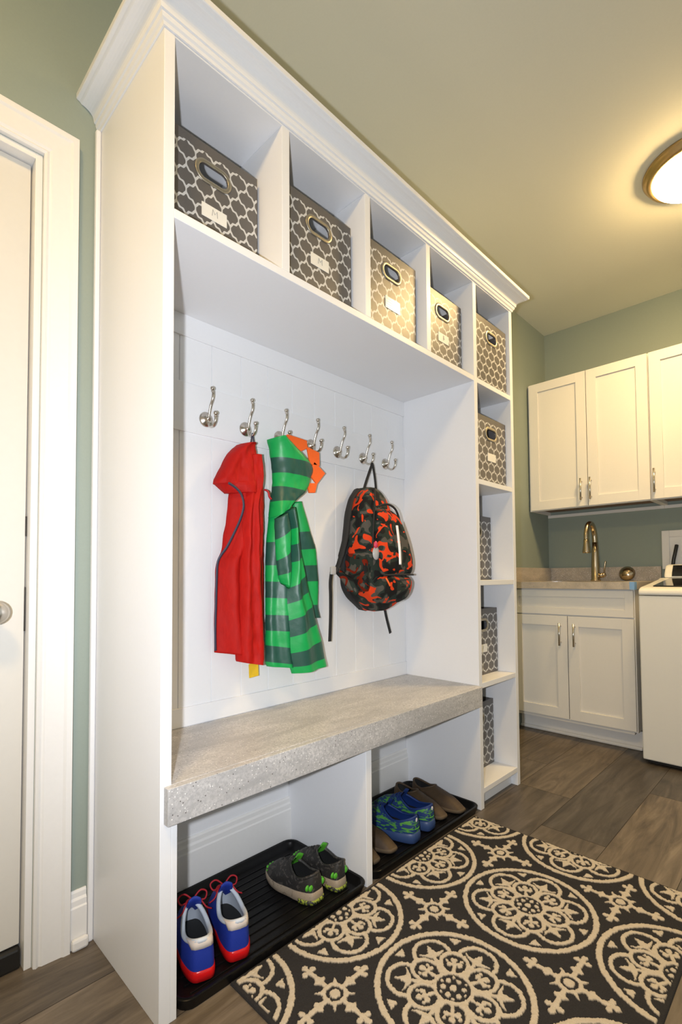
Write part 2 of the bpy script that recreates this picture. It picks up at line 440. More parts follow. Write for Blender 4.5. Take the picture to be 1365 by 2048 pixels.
# crown
prof = [(0, 2.196), (.004, 2.196), (.006, 2.203), (.010, 2.207), (.012, 2.213), (.012, 2.217), (.016, 2.219), (.017, 2.224)]
for k in range(9):
    a = k/8*math.pi/2; prof.append((.017+.032*(1-math.cos(a)), 2.224+.026*math.sin(a)*.9+.003*k/8))
prof += [(.051, 2.252), (.054, 2.255), (.060, 2.257), (.062, 2.259), (.062, 2.272), (0, 2.272)]
bm = bmesh.new(); rings = []
for st in range(4):
    rings.append([bm.verts.new([(-o_, D-.001, z), (-o_, -o_, z), (W+o_, -o_, z), (W+o_, D-.001, z)][st]) for o_, z in prof])
n = len(prof)
for A, B in zip(rings, rings[1:]):
    for k in range(n): bm.faces.new((A[k], A[(k+1) % n], B[(k+1) % n], B[k]))
bm.faces.new(rings[0]); bm.faces.new(rings[-1])
obj('crown_molding', fixn(bm), M['white'], unit)
part('crown_cap', .0, W, 0, D-.003, 2.260, 2.2715)

# bench top, a slab with a deep front edge
bm = bmesh.new(); box(bm, T+.0005, X4-.0005, .001, YB-.0065, .4635, .502); box(bm, .008, 1.350, -.020, -.0005, .423, .502); box(bm, .0405, .6635, .001, .012, .424, .4634); box(bm, .691, X4-.001, .001, .012, .424, .4634)
tag(obj('bench_top', fixn(bm), M['laminate'], bevel=.0012), 'speckled grey stone-look bench top with a deep front edge under the hanging coats', 'bench top')
part('bench_cleat', T+.001, X4-.001, YB-.03, YB-.007, .43, .463)

# ------------------------------------------------------------------ coat hooks
def make_hook():
    t = thing('coat_hook', 'x', 'hook', (0, 0, 0), 0, 'row of nickel coat hooks on the white rail')
    bm = bmesh.new(); lathe(bm, [(.024, -.0005), (.024, -.003), (.020, -.006), (.013, -.010), (.008, -.016), (.007, -.020)], (0,0,0), 'y', 28)
    obj('base_plate', fixn(bm), M['nickel'], t, True)
    bm = bmesh.new(); p = catmull([(0,-.014,-.012),(0,-.018,.006),(0,-.022,.020),(0,-.030,.040),(0,-.041,.058),(0,-.043,.074),(0,-.040,.083)], 6)
    tube(bm, p, .0042, 10); sphere(bm, (0,-.0395,.090), .0072); sphere(bm, (0,-.041,.080), .0056, (1,1,.5)); sphere(bm, (0,-.017,.001), .0065, (1,1,.6))
    obj('upper_prong', fixn(bm), M['nickel'], t, True)
    bm = bmesh.new(); p = catmull([(0,-.014,-.006),(0,-.018,-.020),(0,-.030,-.029),(0,-.046,-.028),(0,-.056,-.016),(0,-.058,-.002)], 6)
    tube(bm, p, .0042, 10); sphere(bm, (0,-.058,.008), .0072); sphere(bm, (0,-.058,-.002), .0056, (1,1,.5))
    obj('lower_prong', fixn(bm), M['nickel'], t, True)
    return t
HK = [(.320, 'nickel double coat hook, empty, nearest the left side panel'), (.470, 'nickel double coat hook holding the red jacket'),
      (.616, 'nickel double coat hook holding the green striped raincoat by its hood'), (.769, 'nickel double coat hook behind the orange spikes of the striped raincoat'),
      (.912, 'nickel double coat hook, empty, between the striped raincoat and the backpack'), (1.066, 'nickel double coat hook holding the camouflage backpack'),
      (1.215, 'nickel double coat hook, empty, rightmost of the row beside the tall divider')]
h0 = make_hook()
for i, (x, lb) in enumerate(HK):
    h = h0 if i == 0 else copy_tree(h0)
    h.location = (x, YB-.006, 1.453); h['label'] = lb

# ------------------------------------------------------------------ fabric bins
BW, BD, BH = .28, .25, .295
def stadium(cx, cz, hw, hr, n=10):
    o = []
    for sgn, c0 in ((1, cx+hw-hr), (-1, cx-hw+hr)):
        for k in range(n+1):
            a = -math.pi/2 + math.pi*k/n
            o.append((c0 + sgn*hr*math.cos(a), cz + sgn*hr*math.sin(a)))
    return o
def make_bin():
    t = thing('storage_bin', 'x', 'storage bin', (0,0,0), 0, 'grey trellis fabric bins in the locker')
    bm = bmesh.new(); th = .005
    # walls other than the front, and the bottom
    box(bm, -BW/2, -BW/2+th, th, BD, 0, BH); box(bm, BW/2-th, BW/2, th, BD, 0, BH); box(bm, -BW/2+th, BW/2-th, BD-th, BD, 0, BH); box(bm, -BW/2+th, BW/2-th, th, BD-th, 0, th)
    # front with the handle hole
    st = stadium(0, .222, .044, .020)
    def outer(p):
        dx, dz = p[0], p[1]-.222; s = 1e9
        if dx: s = min(s, (BW/2)/abs(dx))
        if dz > 0: s = min(s, (BH-.222)/dz)
        if dz < 0: s = min(s, .222/-dz)
        return (dx*s, .222+dz*s)
    # refined: add the four corners to the ring by inserting matching hole points
    ring_h, ring_o = [], []
    cor = [(BW/2, 0), (BW/2, BH), (-BW/2, BH), (-BW/2, 0)]
    pts = [(math.atan2(p[1]-.222, p[0]), p, outer(p)) for p in st]
    for c in cor:
        a = math.atan2(c[1]-.222, c[0])
        best = min(st, key=lambda p: abs(math.atan2(p[1]-.222, p[0])-a))
        pts.append((a, best, c))
    pts.sort(key=lambda q: q[0])
    for y in (0, th):
        H = [bm.verts.new((p[1][0], y, p[1][1])) for p in pts]; O = [bm.verts.new((p[2][0], y, p[2][1])) for p in pts]
        ring_h.append(H); ring_o.append(O); n = len(pts)
        for k in range(n): bm.faces.new((H[k], H[(k+1) % n], O[(k+1) % n], O[k]))
    n = len(pts)
    for rr in (ring_h, ring_o):
        for k in range(n): bm.faces.new((rr[0][k], rr[0][(k+1) % n], rr[1][(k+1) % n], rr[1][k]))
    bmesh.ops.remove_doubles(bm, verts=bm.verts, dist=1e-5); bmesh.ops.dissolve_degenerate(bm, edges=bm.edges, dist=1e-6)
    obj('fabric_body', fixn(bm), M['trellis'], t, uv=True)
    bm = bmesh.new(); box(bm, -BW/2+th, -BW/2+th+.001, th+.001, BD-th, th, BH-.012); box(bm, BW/2-th-.001, BW/2-th, th+.001, BD-th, th, BH-.012); box(bm, -BW/2+th, BW/2-th, BD-th-.001, BD-th, th, BH-.012)
    obj('lining', fixn(bm), M['binlining'], t)
    bm = bmesh.new(); loop = []
    st2 = [(x, z) for x, z in stadium(0, .222, .049, .0250, 12)]
    tube(bm, [(x, -.0015, z) for x, z in st2], .0062, 8, True, flat=.35, upv=(0, 1, 0))
    obj('handle_grommet', fixn(bm), M['grommet'], t, True)
    return t
def stroke(bm, pts, r=.0007):
    tube(bm, pts, r, 5)
LETM = [(-.008,-.008), (-.006,.009), (0,-.002), (.007,.009), (.008,-.008)]
LETB = [(-.004,-.009), (-.004,.009), (.004,.006), (-.003,.001), (.005,-.004), (-.004,-.009)]
LETI = [(-.003,-.007), (.003,.009)]
bins = [((.183, .095, ZS), 'dark grey trellis bin marked M in the leftmost top cubby', LETM, 'card', 1),
        ((.516, .044, ZS), 'grey trellis bin marked M in the second top cubby from the left', LETM, 'card', 1),
        ((.849, .028, ZS), 'grey trellis bin with a shining ribbed label in the middle top cubby', None, 'cardgloss', 2),
        ((1.200, .046, ZS), 'grey trellis bin with a faint pencilled label in the fourth top cubby', LETB, 'card', 1),
        ((1.545, .015, ZS), 'grey trellis bin without a label at the top of the right column', None, None, 0),
        ((1.546, .025, 1.3588), 'grey trellis bin with a small white label just below the top row', None, 'card', 1),
        ((1.545, .107, .9326), 'grey trellis bin pushed back in the middle cubby of the right column', None, None, 0),
        ((1.545, .083, .5080), 'grey trellis bin level with the bench top, with a white label, in the right column', LETI, 'card', 1),
        ((1.545, .110, .0813), 'grey trellis bin in the bottom cubby of the right column, nearest the floor', None, None, 0)]
b0 = make_bin(); blist = []
for i, (loc, lb, let, cd, kind) in enumerate(bins):
    b = b0 if i == 0 else copy_tree(b0)
    b.location = loc; b['label'] = lb; blist.append(b)
for (loc, lb, let, cd, kind), b in zip(bins, blist):
    if not cd: continue
    bm = bmesh.new()
    if kind == 2:
        for k in range(9): box(bm, -.037, .043, -.0022-.0006*(k % 2), -.0004, .090+.0046*k, .0946+.0046*k)
    else: box(bm, -.035, .040, -.0018, -.0004, .100, .136)
    c = obj('label_card', fixn(bm), M[cd], b, bevel=.0003); 
    if let:
        bm = bmesh.new(); stroke(bm, [(x+.003, -.0022, z+.120) for x, z in let]); obj('handwritten_letter', fixn(bm), M['pencil'], c)

# ------------------------------------------------------------------ cloth
def cloth(name, rungs, yb, depth, mat, parent, folds=3, famp=.008, seed=0, wr=.003, ns=44, nt=90, pw=.5, dtop=1.0, foldskew=0.0):
    """a hanging fabric body: rungs (xl, zl, xr, zr) from top to bottom, back on y=yb, front bulging towards -y"""
    Lp = catmull([(r[0], 0, r[1]) for r in rungs], 10); Rp = catmull([(r[2], 0, r[3]) for r in rungs], 10)
    N = len(Lp); bm = bmesh.new(); uvl = bm.loops.layers.uv.new('UVMap'); F, B = [], []
    nt = N
    for i in range(N):
        tt = i/(N-1); L, Rr = Lp[i], Rp[i]; rowf, rowb = [], []
        for j in range(ns+1):
            s = j/ns; p = L.lerp(Rr, s)
            e = max(0.0, math.sin(math.pi*s))**pw
            dd = depth*(dtop + (1-dtop)*min(1, tt*2.2))
            fo = famp*math.sin(2*math.pi*(folds*s + foldskew*tt) + seed + 1.6*mn.noise((s*1.5+seed, tt*2.2, seed)))*e
            wn = wr*mn.fractal((p.x*26+seed, p.z*13, seed*1.7), 1.0, 2.0, 3)*e
            ex = .0018*mn.noise((tt*14, s*3, seed+5))
            rowf.append(bm.verts.new((p.x+ex, yb - .004 - dd*e + fo*min(1, .25+tt*1.6) + wn, p.z)))
            rowb.append(bm.verts.new((p.x+ex, yb - .002*e, p.z)) if 0 < j < ns else rowf[-1])
        F.append(rowf); B.append(rowb)
    def q(a, uvs):
        a2 = []
        for v_ in a:
            if v_ not in a2: a2.append(v_)
        if len(a2) < 3: return
        try: fc = bm.faces.new(a2)
        except ValueError: return
        fc.smooth = True
        for lp in fc.loops: lp[uvl].uv = uvs[a.index(lp.vert)]
    for i in range(N-1):
        for j in range(ns):
            uv = [(j/ns, i/10), ((j+1)/ns, i/10), ((j+1)/ns, (i+1)/10), (j/ns, (i+1)/10)]
            uv = [(u, 0.0005+v_*.9999) for u, v_ in uv]
            q([F[i][j], F[i][j+1], F[i+1][j+1], F[i+1][j]], uv); q([B[i][j+1], B[i][j], B[i+1][j], B[i+1][j+1]], [uv[1], uv[0], uv[3], uv[2]])
    for i in (0, N-1):
        for j in range(ns): q([F[i][j], F[i][j+1], B[i][j+1], B[i][j]], [(0, i/10 + (.0005 if i == 0 else -.001))]*4)
    return obj(name, fixn(bm), mat, parent)

# ---- red jacket
rj = thing('red_jacket', 'red hooded zip jacket hanging from the second hook', 'jacket', (.47, .33, .66))
def child_world(o, root): 
    o.location = (-root.location.x, -root.location.y, -root.location.z)
RH = [(0.432,1.391,0.482,1.393),(0.417,1.383,0.477,1.389),(0.383,1.347,0.487,1.361),(0.356,1.297,0.497,1.319),(0.334,1.253,0.506,1.276),(0.344,1.242,0.512,1.255),(0.375,1.221,0.513,1.229)]
RB = [(0.42,1.282,0.521,1.296),(0.393,1.218,0.532,1.217),(0.386,1.15,0.533,1.163),(0.375,1.095,0.534,1.104),(0.364,1.032,0.537,1.037),(0.348,0.998,0.537,1.001),(0.343,0.929,0.534,0.926),(0.341,0.827,0.531,0.815),(0.341,0.717,0.528,0.687)]
RS = [(0.442,1.352,0.486,1.352),(0.436,1.277,0.494,1.285),(0.414,1.158,0.473,1.184),(0.404,1.032,0.481,1.077),(0.400,0.907,0.486,0.948),(0.397,0.784,0.495,0.819),(0.397,0.711,0.499,0.699),(0.402,0.685,0.493,0.665)]
RB = [(a, b_, min(c_, .5285), d_) for a, b_, c_, d_ in RB]
for o in (cloth('body', RB, .352, .050, M['red'], rj, 2.2, .014, 1.0, .005),
          cloth('hood', RH, .350, .060, M['red'], rj, 1.3, .010, 2.0, .007, foldskew=.8),
          cloth('sleeve', RS, .322, .048, M['red'], rj, 1.6, .009, 3.3, .008)): child_world(o, rj)
RZ = [(0.347,1.244),(0.375,1.231),(0.395,1.211),(0.403,1.178),(0.397,1.14),(0.378,1.093),(0.356,1.047),(0.34,1.022),(0.331,0.997),(0.330,0.949),(0.330,0.87),(0.329,0.79),(0.330,0.725)]
bm = bmesh.new(); yz = [.283]*4+[.290, .297, .305, .312, .318, .322, .326, .328, .328]
tube(bm, catmull([(x+.004, y, z) for (x, z), y in zip(RZ, yz)], 8), .0042, 8, flat=.5, upv=(0, 1, 0)); o = obj('zipper', fixn(bm), M['zip'], rj, True); child_world(o, rj); o['label'] = 'dark navy zipper edge'
bm = bmesh.new(); p = [(.456,.668),(.493,.672),(.495,.626),(.458,.623)]
A = [bm.verts.new((x, .325, z)) for x, z in p]; B = [bm.verts.new((x, .327, z)) for x, z in p]; bm.faces.new(A); bm.faces.new(B[::-1])
for k in range(4): bm.faces.new((A[k], A[(k+1) % 4], B[(k+1) % 4], B[k]))
o = obj('hang_tag', fixn(bm), M['yellow'], rj); child_world(o, rj); o['label'] = 'yellow tag below the hem'
bm = bmesh.new(); tube(bm, catmull([(.462,.325,1.390),(.466,.324,1.412),(.470,.324,1.431),(.474,.324,1.412),(.478,.325,1.390)], 6), .0025, 8); o = obj('hanging_loop', fixn(bm), M['zip'], rj, True); child_world(o, rj)
bm = bmesh.new(); tube(bm, catmull([(.508,.31,1.245),(.516,.30,1.238),(.521,.30,1.222),(.529,.30,1.214)], 5), .0035, 8); o = obj('cord_end', fixn(bm), M['redlace'], rj, True); child_world(o, rj)

# ---- green striped raincoat
gj = thing('striped_raincoat', 'green and dark striped raincoat with orange spikes on its hood hanging on third hook', 'raincoat', (.62, .33, .61))
GH = [(0.536,1.424,0.589,1.442),(0.549,1.363,0.728,1.36),(0.556,1.311,0.718,1.306),(0.556,1.264,0.692,1.255),(0.547,1.21,0.639,1.218),(0.54,1.153,0.609,1.197)]
GB = [(0.552,1.185,0.636,1.205),(0.539,1.071,0.638,1.075),(0.532,0.992,0.637,0.991),(0.53,0.937,0.637,0.933),(0.528,0.882,0.643,0.875),(0.527,0.824,0.649,0.817),(0.527,0.771,0.648,0.761),(0.527,0.721,0.648,0.701),(0.529,0.666,0.654,0.645),(0.539,0.649,0.654,0.634)]
GR = [(0.66,1.223,0.7,1.228),(0.671,1.114,0.745,1.121),(0.684,1.05,0.772,1.058),(0.696,0.993,0.778,0.996),(0.708,0.935,0.782,0.936),(0.714,0.85,0.78,0.847),(0.72,0.802,0.793,0.797)]
GF = [(0.584,1.176,0.621,1.197),(0.6,1.114,0.631,1.132),(0.601,1.06,0.642,1.077),(0.599,0.999,0.655,1.023),(0.58,0.907,0.675,0.963),(0.578,0.854,0.69,0.905),(0.582,0.797,0.712,0.853),(0.589,0.741,0.731,0.788),(0.598,0.687,0.756,0.725),(0.612,0.64,0.772,0.659),(0.621,0.617,0.782,0.629)]
GS = [(0.544,1.149,0.595,1.178),(0.546,1.078,0.611,1.129),(0.551,1.007,0.611,1.056),(0.559,0.957,0.612,0.979),(0.568,0.932,0.595,0.907)]
GB = [(max(a, .534), b_, c_, d_) for a, b_, c_, d_ in GB]
for o in (cloth('hood', GH, .335, .060, M['stripe0'], gj, 1.2, .008, 4.0, .004),
          cloth('body', GB, .345, .045, M['stripe0'], gj, 1.6, .008, 5.0, .002),
          cloth('back_panel', GR, .352, .022, M['stripe0'], gj, 1.0, .004, 6.0, .002),
          cloth('front_flap', GF, .312, .045, M['stripe1'], gj, 1.7, .010, 7.4, .0015, pw=.6),
          cloth('sleeve', GS, .305, .030, M['stripe1'], gj, 1.0, .005, 8.0, .003)): child_world(o, gj)
SPK = [[(0.583,1.431),(0.601,1.45),(0.69,1.445),(0.694,1.417),(0.662,1.40)], [(0.69,1.423),(0.752,1.411),(0.753,1.361),(0.706,1.36)], [(0.725,1.375),(0.782,1.338),(0.739,1.291),(0.70,1.323)], [(0.741,1.296),(0.73,1.259),(0.70,1.255),(0.69,1.29)]]
for p in SPK:
    bm = bmesh.new(); p = [(x, z) for x, z in p]
    A = [bm.verts.new((x, .298, z)) for x, z in p]; B = [bm.verts.new((x, .305, z)) for x, z in p]; bm.faces.new(A); bm.faces.new(B[::-1]); n = len(p)
    for k in range(n): bm.faces.new((A[k], A[(k+1) % n], B[(k+1) % n], B[k]))
    o = obj('hood_spike', fixn(bm), M['orange'], gj, bevel=.002); child_world(o, gj); o['label'] = 'orange felt spike'

# ---- camouflage backpack
bp = thing('backpack', 'orange and dark camouflage backpack with a white reflective strip on sixth hook', 'backpack', (1.04, .30, .81))
rows = [(1.312, .998, 1.050, .275), (1.300, .985, 1.072, .262), (1.265, .958, 1.100, .245), (1.205, .935, 1.118, .225), (1.145, .925, 1.135, .210), (1.085, .915, 1.158, .198), (1.010, .908, 1.175, .190), (.950, .905, 1.175, .188), (.908, .912, 1.165, .190), (.870, .940, 1.150, .198), (.838, .985, 1.115, .215), (.815, 1.02, 1.075, .245)]
def packloft(rows, yb, n=48, ex=.62, wob=.003, seed=0.):
    bm = bmesh.new(); rings = []
    P = catmull([(r[1], r[2], r[0]) for r in rows], 6); Q = catmull([(r[3], 0, 0) for r in rows], 6)
    for p, q in zip(P, Q):
        xl, xr, z, yf = p.x, p.y, p.z, q.x; cx, a = (xl+xr)/2, (xr-xl)/2; cy, b_ = (yf+yb)/2, (yb-yf)/2; ring = []
        for k in range(n):
            th = 2*math.pi*k/n; c_, s_ = math.cos(th), math.sin(th)
            x = cx + a*math.copysign(abs(c_)**ex, c_); y = cy + b_*math.copysign(abs(s_)**ex, s_)
            wv = wob*mn.fractal((x*14+seed, y*14, z*14), 1, 2, 3)
            ring.append(bm.verts.new((x+wv, min(yb, y+wv), z)))
        rings.append(ring)
    for A, B in zip(rings, rings[1:]):
        for k in range(n): bm.faces.new((A[k], A[(k+1) % n], B[(k+1) % n], B[k]))
    for rg, s in ((rings[0], -1), (rings[-1], 1)):
        c = bm.verts.new(sum((v_.co for v_ in rg), Vector())/n + Vector((0, 0, -s*.006)))
        for k in range(n): bm.faces.new((rg[k], rg[(k+1) % n], c))
    return fixn(bm)
def addbp(name, bm, mat, smooth=True, **k):
    o = obj(name, bm, mat, bp, smooth, **k); child_world(o, bp); return o
addbp('main_body', packloft(rows, .345), M['camo'])
addbp('back_pad', packloft([(z, a+.002, b_-.004, .318) for z, a, b_, c_ in rows], .362, ex=.5), M['black'])
pk = [(1.215, .985, 1.075, .215), (1.190, .965, 1.100, .196), (1.140, .958, 1.122, .180), (1.08, .955, 1.140, .168), (1.02, .955, 1.152, .160), (.975, .960, 1.150, .162), (.955, .970, 1.140, .175)]
addbp('front_pocket', packloft(pk, .225, ex=.5, seed=3.), M['camo'])
pk2 = [(.952, .965, 1.148, .180), (.930, .952, 1.155, .165), (.895, .952, 1.148, .166), (.865, .972, 1.13, .178), (.848, .995, 1.10, .198)]
addbp('lower_pocket', packloft(pk2, .235, ex=.55, seed=8.), M['camo'])
sp = [(1.040, .905, .955, .225), (1.0, .897, .955, .210), (.95, .893, .955, .205), (.915, .899, .955, .21), (.895, .91, .955, .22)]
o = addbp('side_pocket', packloft(sp, .325, ex=.5, seed=5.), M['camodark']); o['label'] = 'dark mesh side pocket'
bm = bmesh.new(); tube(bm, catmull([(1.012,.255,1.305),(.990,.235,1.262),(.965,.218,1.205),(.945,.206,1.130),(.930,.198,1.060)], 6), .0035, 8); addbp('zipper', fixn(bm), M['black'])
bm = bmesh.new(); tube(bm, catmull([(.975,.212,1.222),(1.02,.196,1.235),(1.075,.198,1.218),(1.112,.206,1.17),(1.128,.208,1.12)], 6), .0045, 8); addbp('zipper', fixn(bm), M['black'])
bm = bmesh.new(); tube(bm, catmull([(.960,.170,.956),(1.03,.156,.958),(1.10,.158,.958),(1.15,.172,.958)], 6), .004, 8); addbp('zipper', fixn(bm), M['black'])
bm = bmesh.new(); st = catmull([(1.040, .1655, 1.150), (1.040, .1585, 1.10), (1.0395, .1525, 1.05), (1.039, .1505, .997)], 8); tube(bm, st, .0072, 10, flat=.4, upv=(0, 1, 0))
o = addbp('reflective_strip', fixn(bm), M['reflect']); o['label'] = 'bright white reflective strip'
bm = bmesh.new(); tube(bm, catmull([(1.012,.315,1.300),(1.030,.314,1.345),(1.060,.313,1.408),(1.066,.312,1.421),(1.073,.313,1.408),(1.085,.314,1.36),(1.094,.315,1.300)], 6), .0075, 8, flat=.35, upv=(0, 1, 0)); addbp('grab_loop', fixn(bm), M['black'])
bm = bmesh.new(); tube(bm, catmull([(.985,.320,1.305),(.935,.312,1.258),(.908,.305,1.18),(.888,.298,1.109),(.862,.298,1.033),(.848,.300,.995),(.835,.303,.970)], 6), [.014]*25+[.011]*12, 8, flat=.45, upv=(1, .2, 0)) 
addbp('shoulder_strap', fixn(bm), M['black'])
bm = bmesh.new(); tube(bm, catmull([(.915,.25,.905),(.880,.28,.935),(.850,.300,.968),(.828,.306,.978)], 6), [.034,.033,.031,.028,.026,.023,.021,.019,.017,.015,.014,.013,.012,.011,.011,.010,.010,.010,.010], 8, flat=.35, upv=(0, 1, .2)); addbp('strap_wing', fixn(bm), M['camodark'])
bm = bmesh.new(); box(bm, .806, .832, .294, .304, .960, .990); addbp('strap_buckle', fixn(bm), M['silver'], False, bevel=.003)
bm = bmesh.new(); tube(bm, catmull([(.818,.305,.977),(.812,.307,.93),(.815,.309,.877),(.815,.310,.80),(.811,.311,.709)], 6), .0085, 8, flat=.2, upv=(0, 1, 0)); addbp('webbing_tail', fixn(bm), M['black'])
bm = bmesh.new(); tube(bm, catmull([(1.155,.332,.84),(1.168,.334,.80),(1.182,.335,.76),(1.204,.336,.705)], 6), .0085, 8, flat=.2, upv=(0, 1, 0)); addbp('webbing_tail', fixn(bm), M['black'])
bm = bmesh.new(); tube(bm, catmull([(1.165,.285,.960),(1.195,.280,.990),(1.225,.278,1.008),(1.246,.276,1.016)], 6), .012, 8, flat=.3, upv=(0, 1, 0)); addbp('side_buckle', fixn(bm), M['black'])
bm = bmesh.new(); sphere(bm, (.944,.192,1.04), .020, (1, .35, 1.3), 14); addbp('charm', fixn(bm), M['silver'])['label'] = 'small grey plush charm'
bm = bmesh.new(); sphere(bm, (.936,.186,1.072), .010, (1, .5, 1.4), 10); addbp('charm_tip', fixn(bm), M['pink'])
bm = bmesh.new(); tube(bm, catmull([(.972,.168,.945),(.976,.160,.930),(.984,.158,.915)], 5), .0035, 6); addbp('zipper_pull', fixn(bm), M['orange'])

# ------------------------------------------------------------------ boot trays
def tray(x0, x1, y0, y1, label):
    t = thing('boot_tray', label, 'boot tray', ((x0+x1)/2, (y0+y1)/2, 0), 0, 'black boot trays under the bench')
    hx, hy = (x1-x0)/2, (y1-y0)/2
    def rr(a, b_, r, z, n=7):
        o = []
        for sx, sy, a0 in ((1,1,0),(-1,1,90),(-1,-1,180),(1,-1,270)):
            for k in range(n):
                th = R(a0+90*k/(n-1)); o.append((sx*(a-r)+r*math.cos(th), sy*(b_-r)+r*math.sin(th), z))
        return o
    bm = bmesh.new(); loops = [rr(hx-.008, hy-.008, .032, .0005), rr(hx-.001, hy-.001, .036, .024), rr(hx, hy, .037, .028), rr(hx-.002, hy-.002, .036, .030), rr(hx-.009, hy-.009, .030, .029), rr(hx-.012, hy-.012, .028, .024), rr(hx-.020, hy-.020, .022, .006), rr(hx-.024, hy-.024, .020, .0045)]
    rings = [[bm.verts.new(p) for p in l] for l in loops]; n = len(rings[0])
    for A, B in zip(rings, rings[1:]):
        for k in range(n): bm.faces.new((A[k], A[(k+1) % n], B[(k+1) % n], B[k]))
    bm.faces.new(rings[0][::-1]); bm.faces.new(rings[-1])
    obj('tray_body', fixn(bm), M['rubber'], t, True).modifiers.new('e', 'EDGE_SPLIT').split_angle = R(50)
    bm = bmesh.new(); nr = 11
    for k in range(nr):
        y = -hy+.045+(2*hy-.09)*k/(nr-1); box(bm, -hx+.045, hx-.045, y-.0022, y+.0022, .0042, .0066)
    obj('drain_ribs', fixn(bm), M['rubber'], t, bevel=.001)
    return t
tray(.0445, .660, -.012, .357, 'black rubber boot tray in the left bay under the bench, holding two pairs')
tray(.6945, 1.352, -.004, .357, 'black rubber boot tray in the right bay under the bench, holding runners and slippers')
TZ = .0068

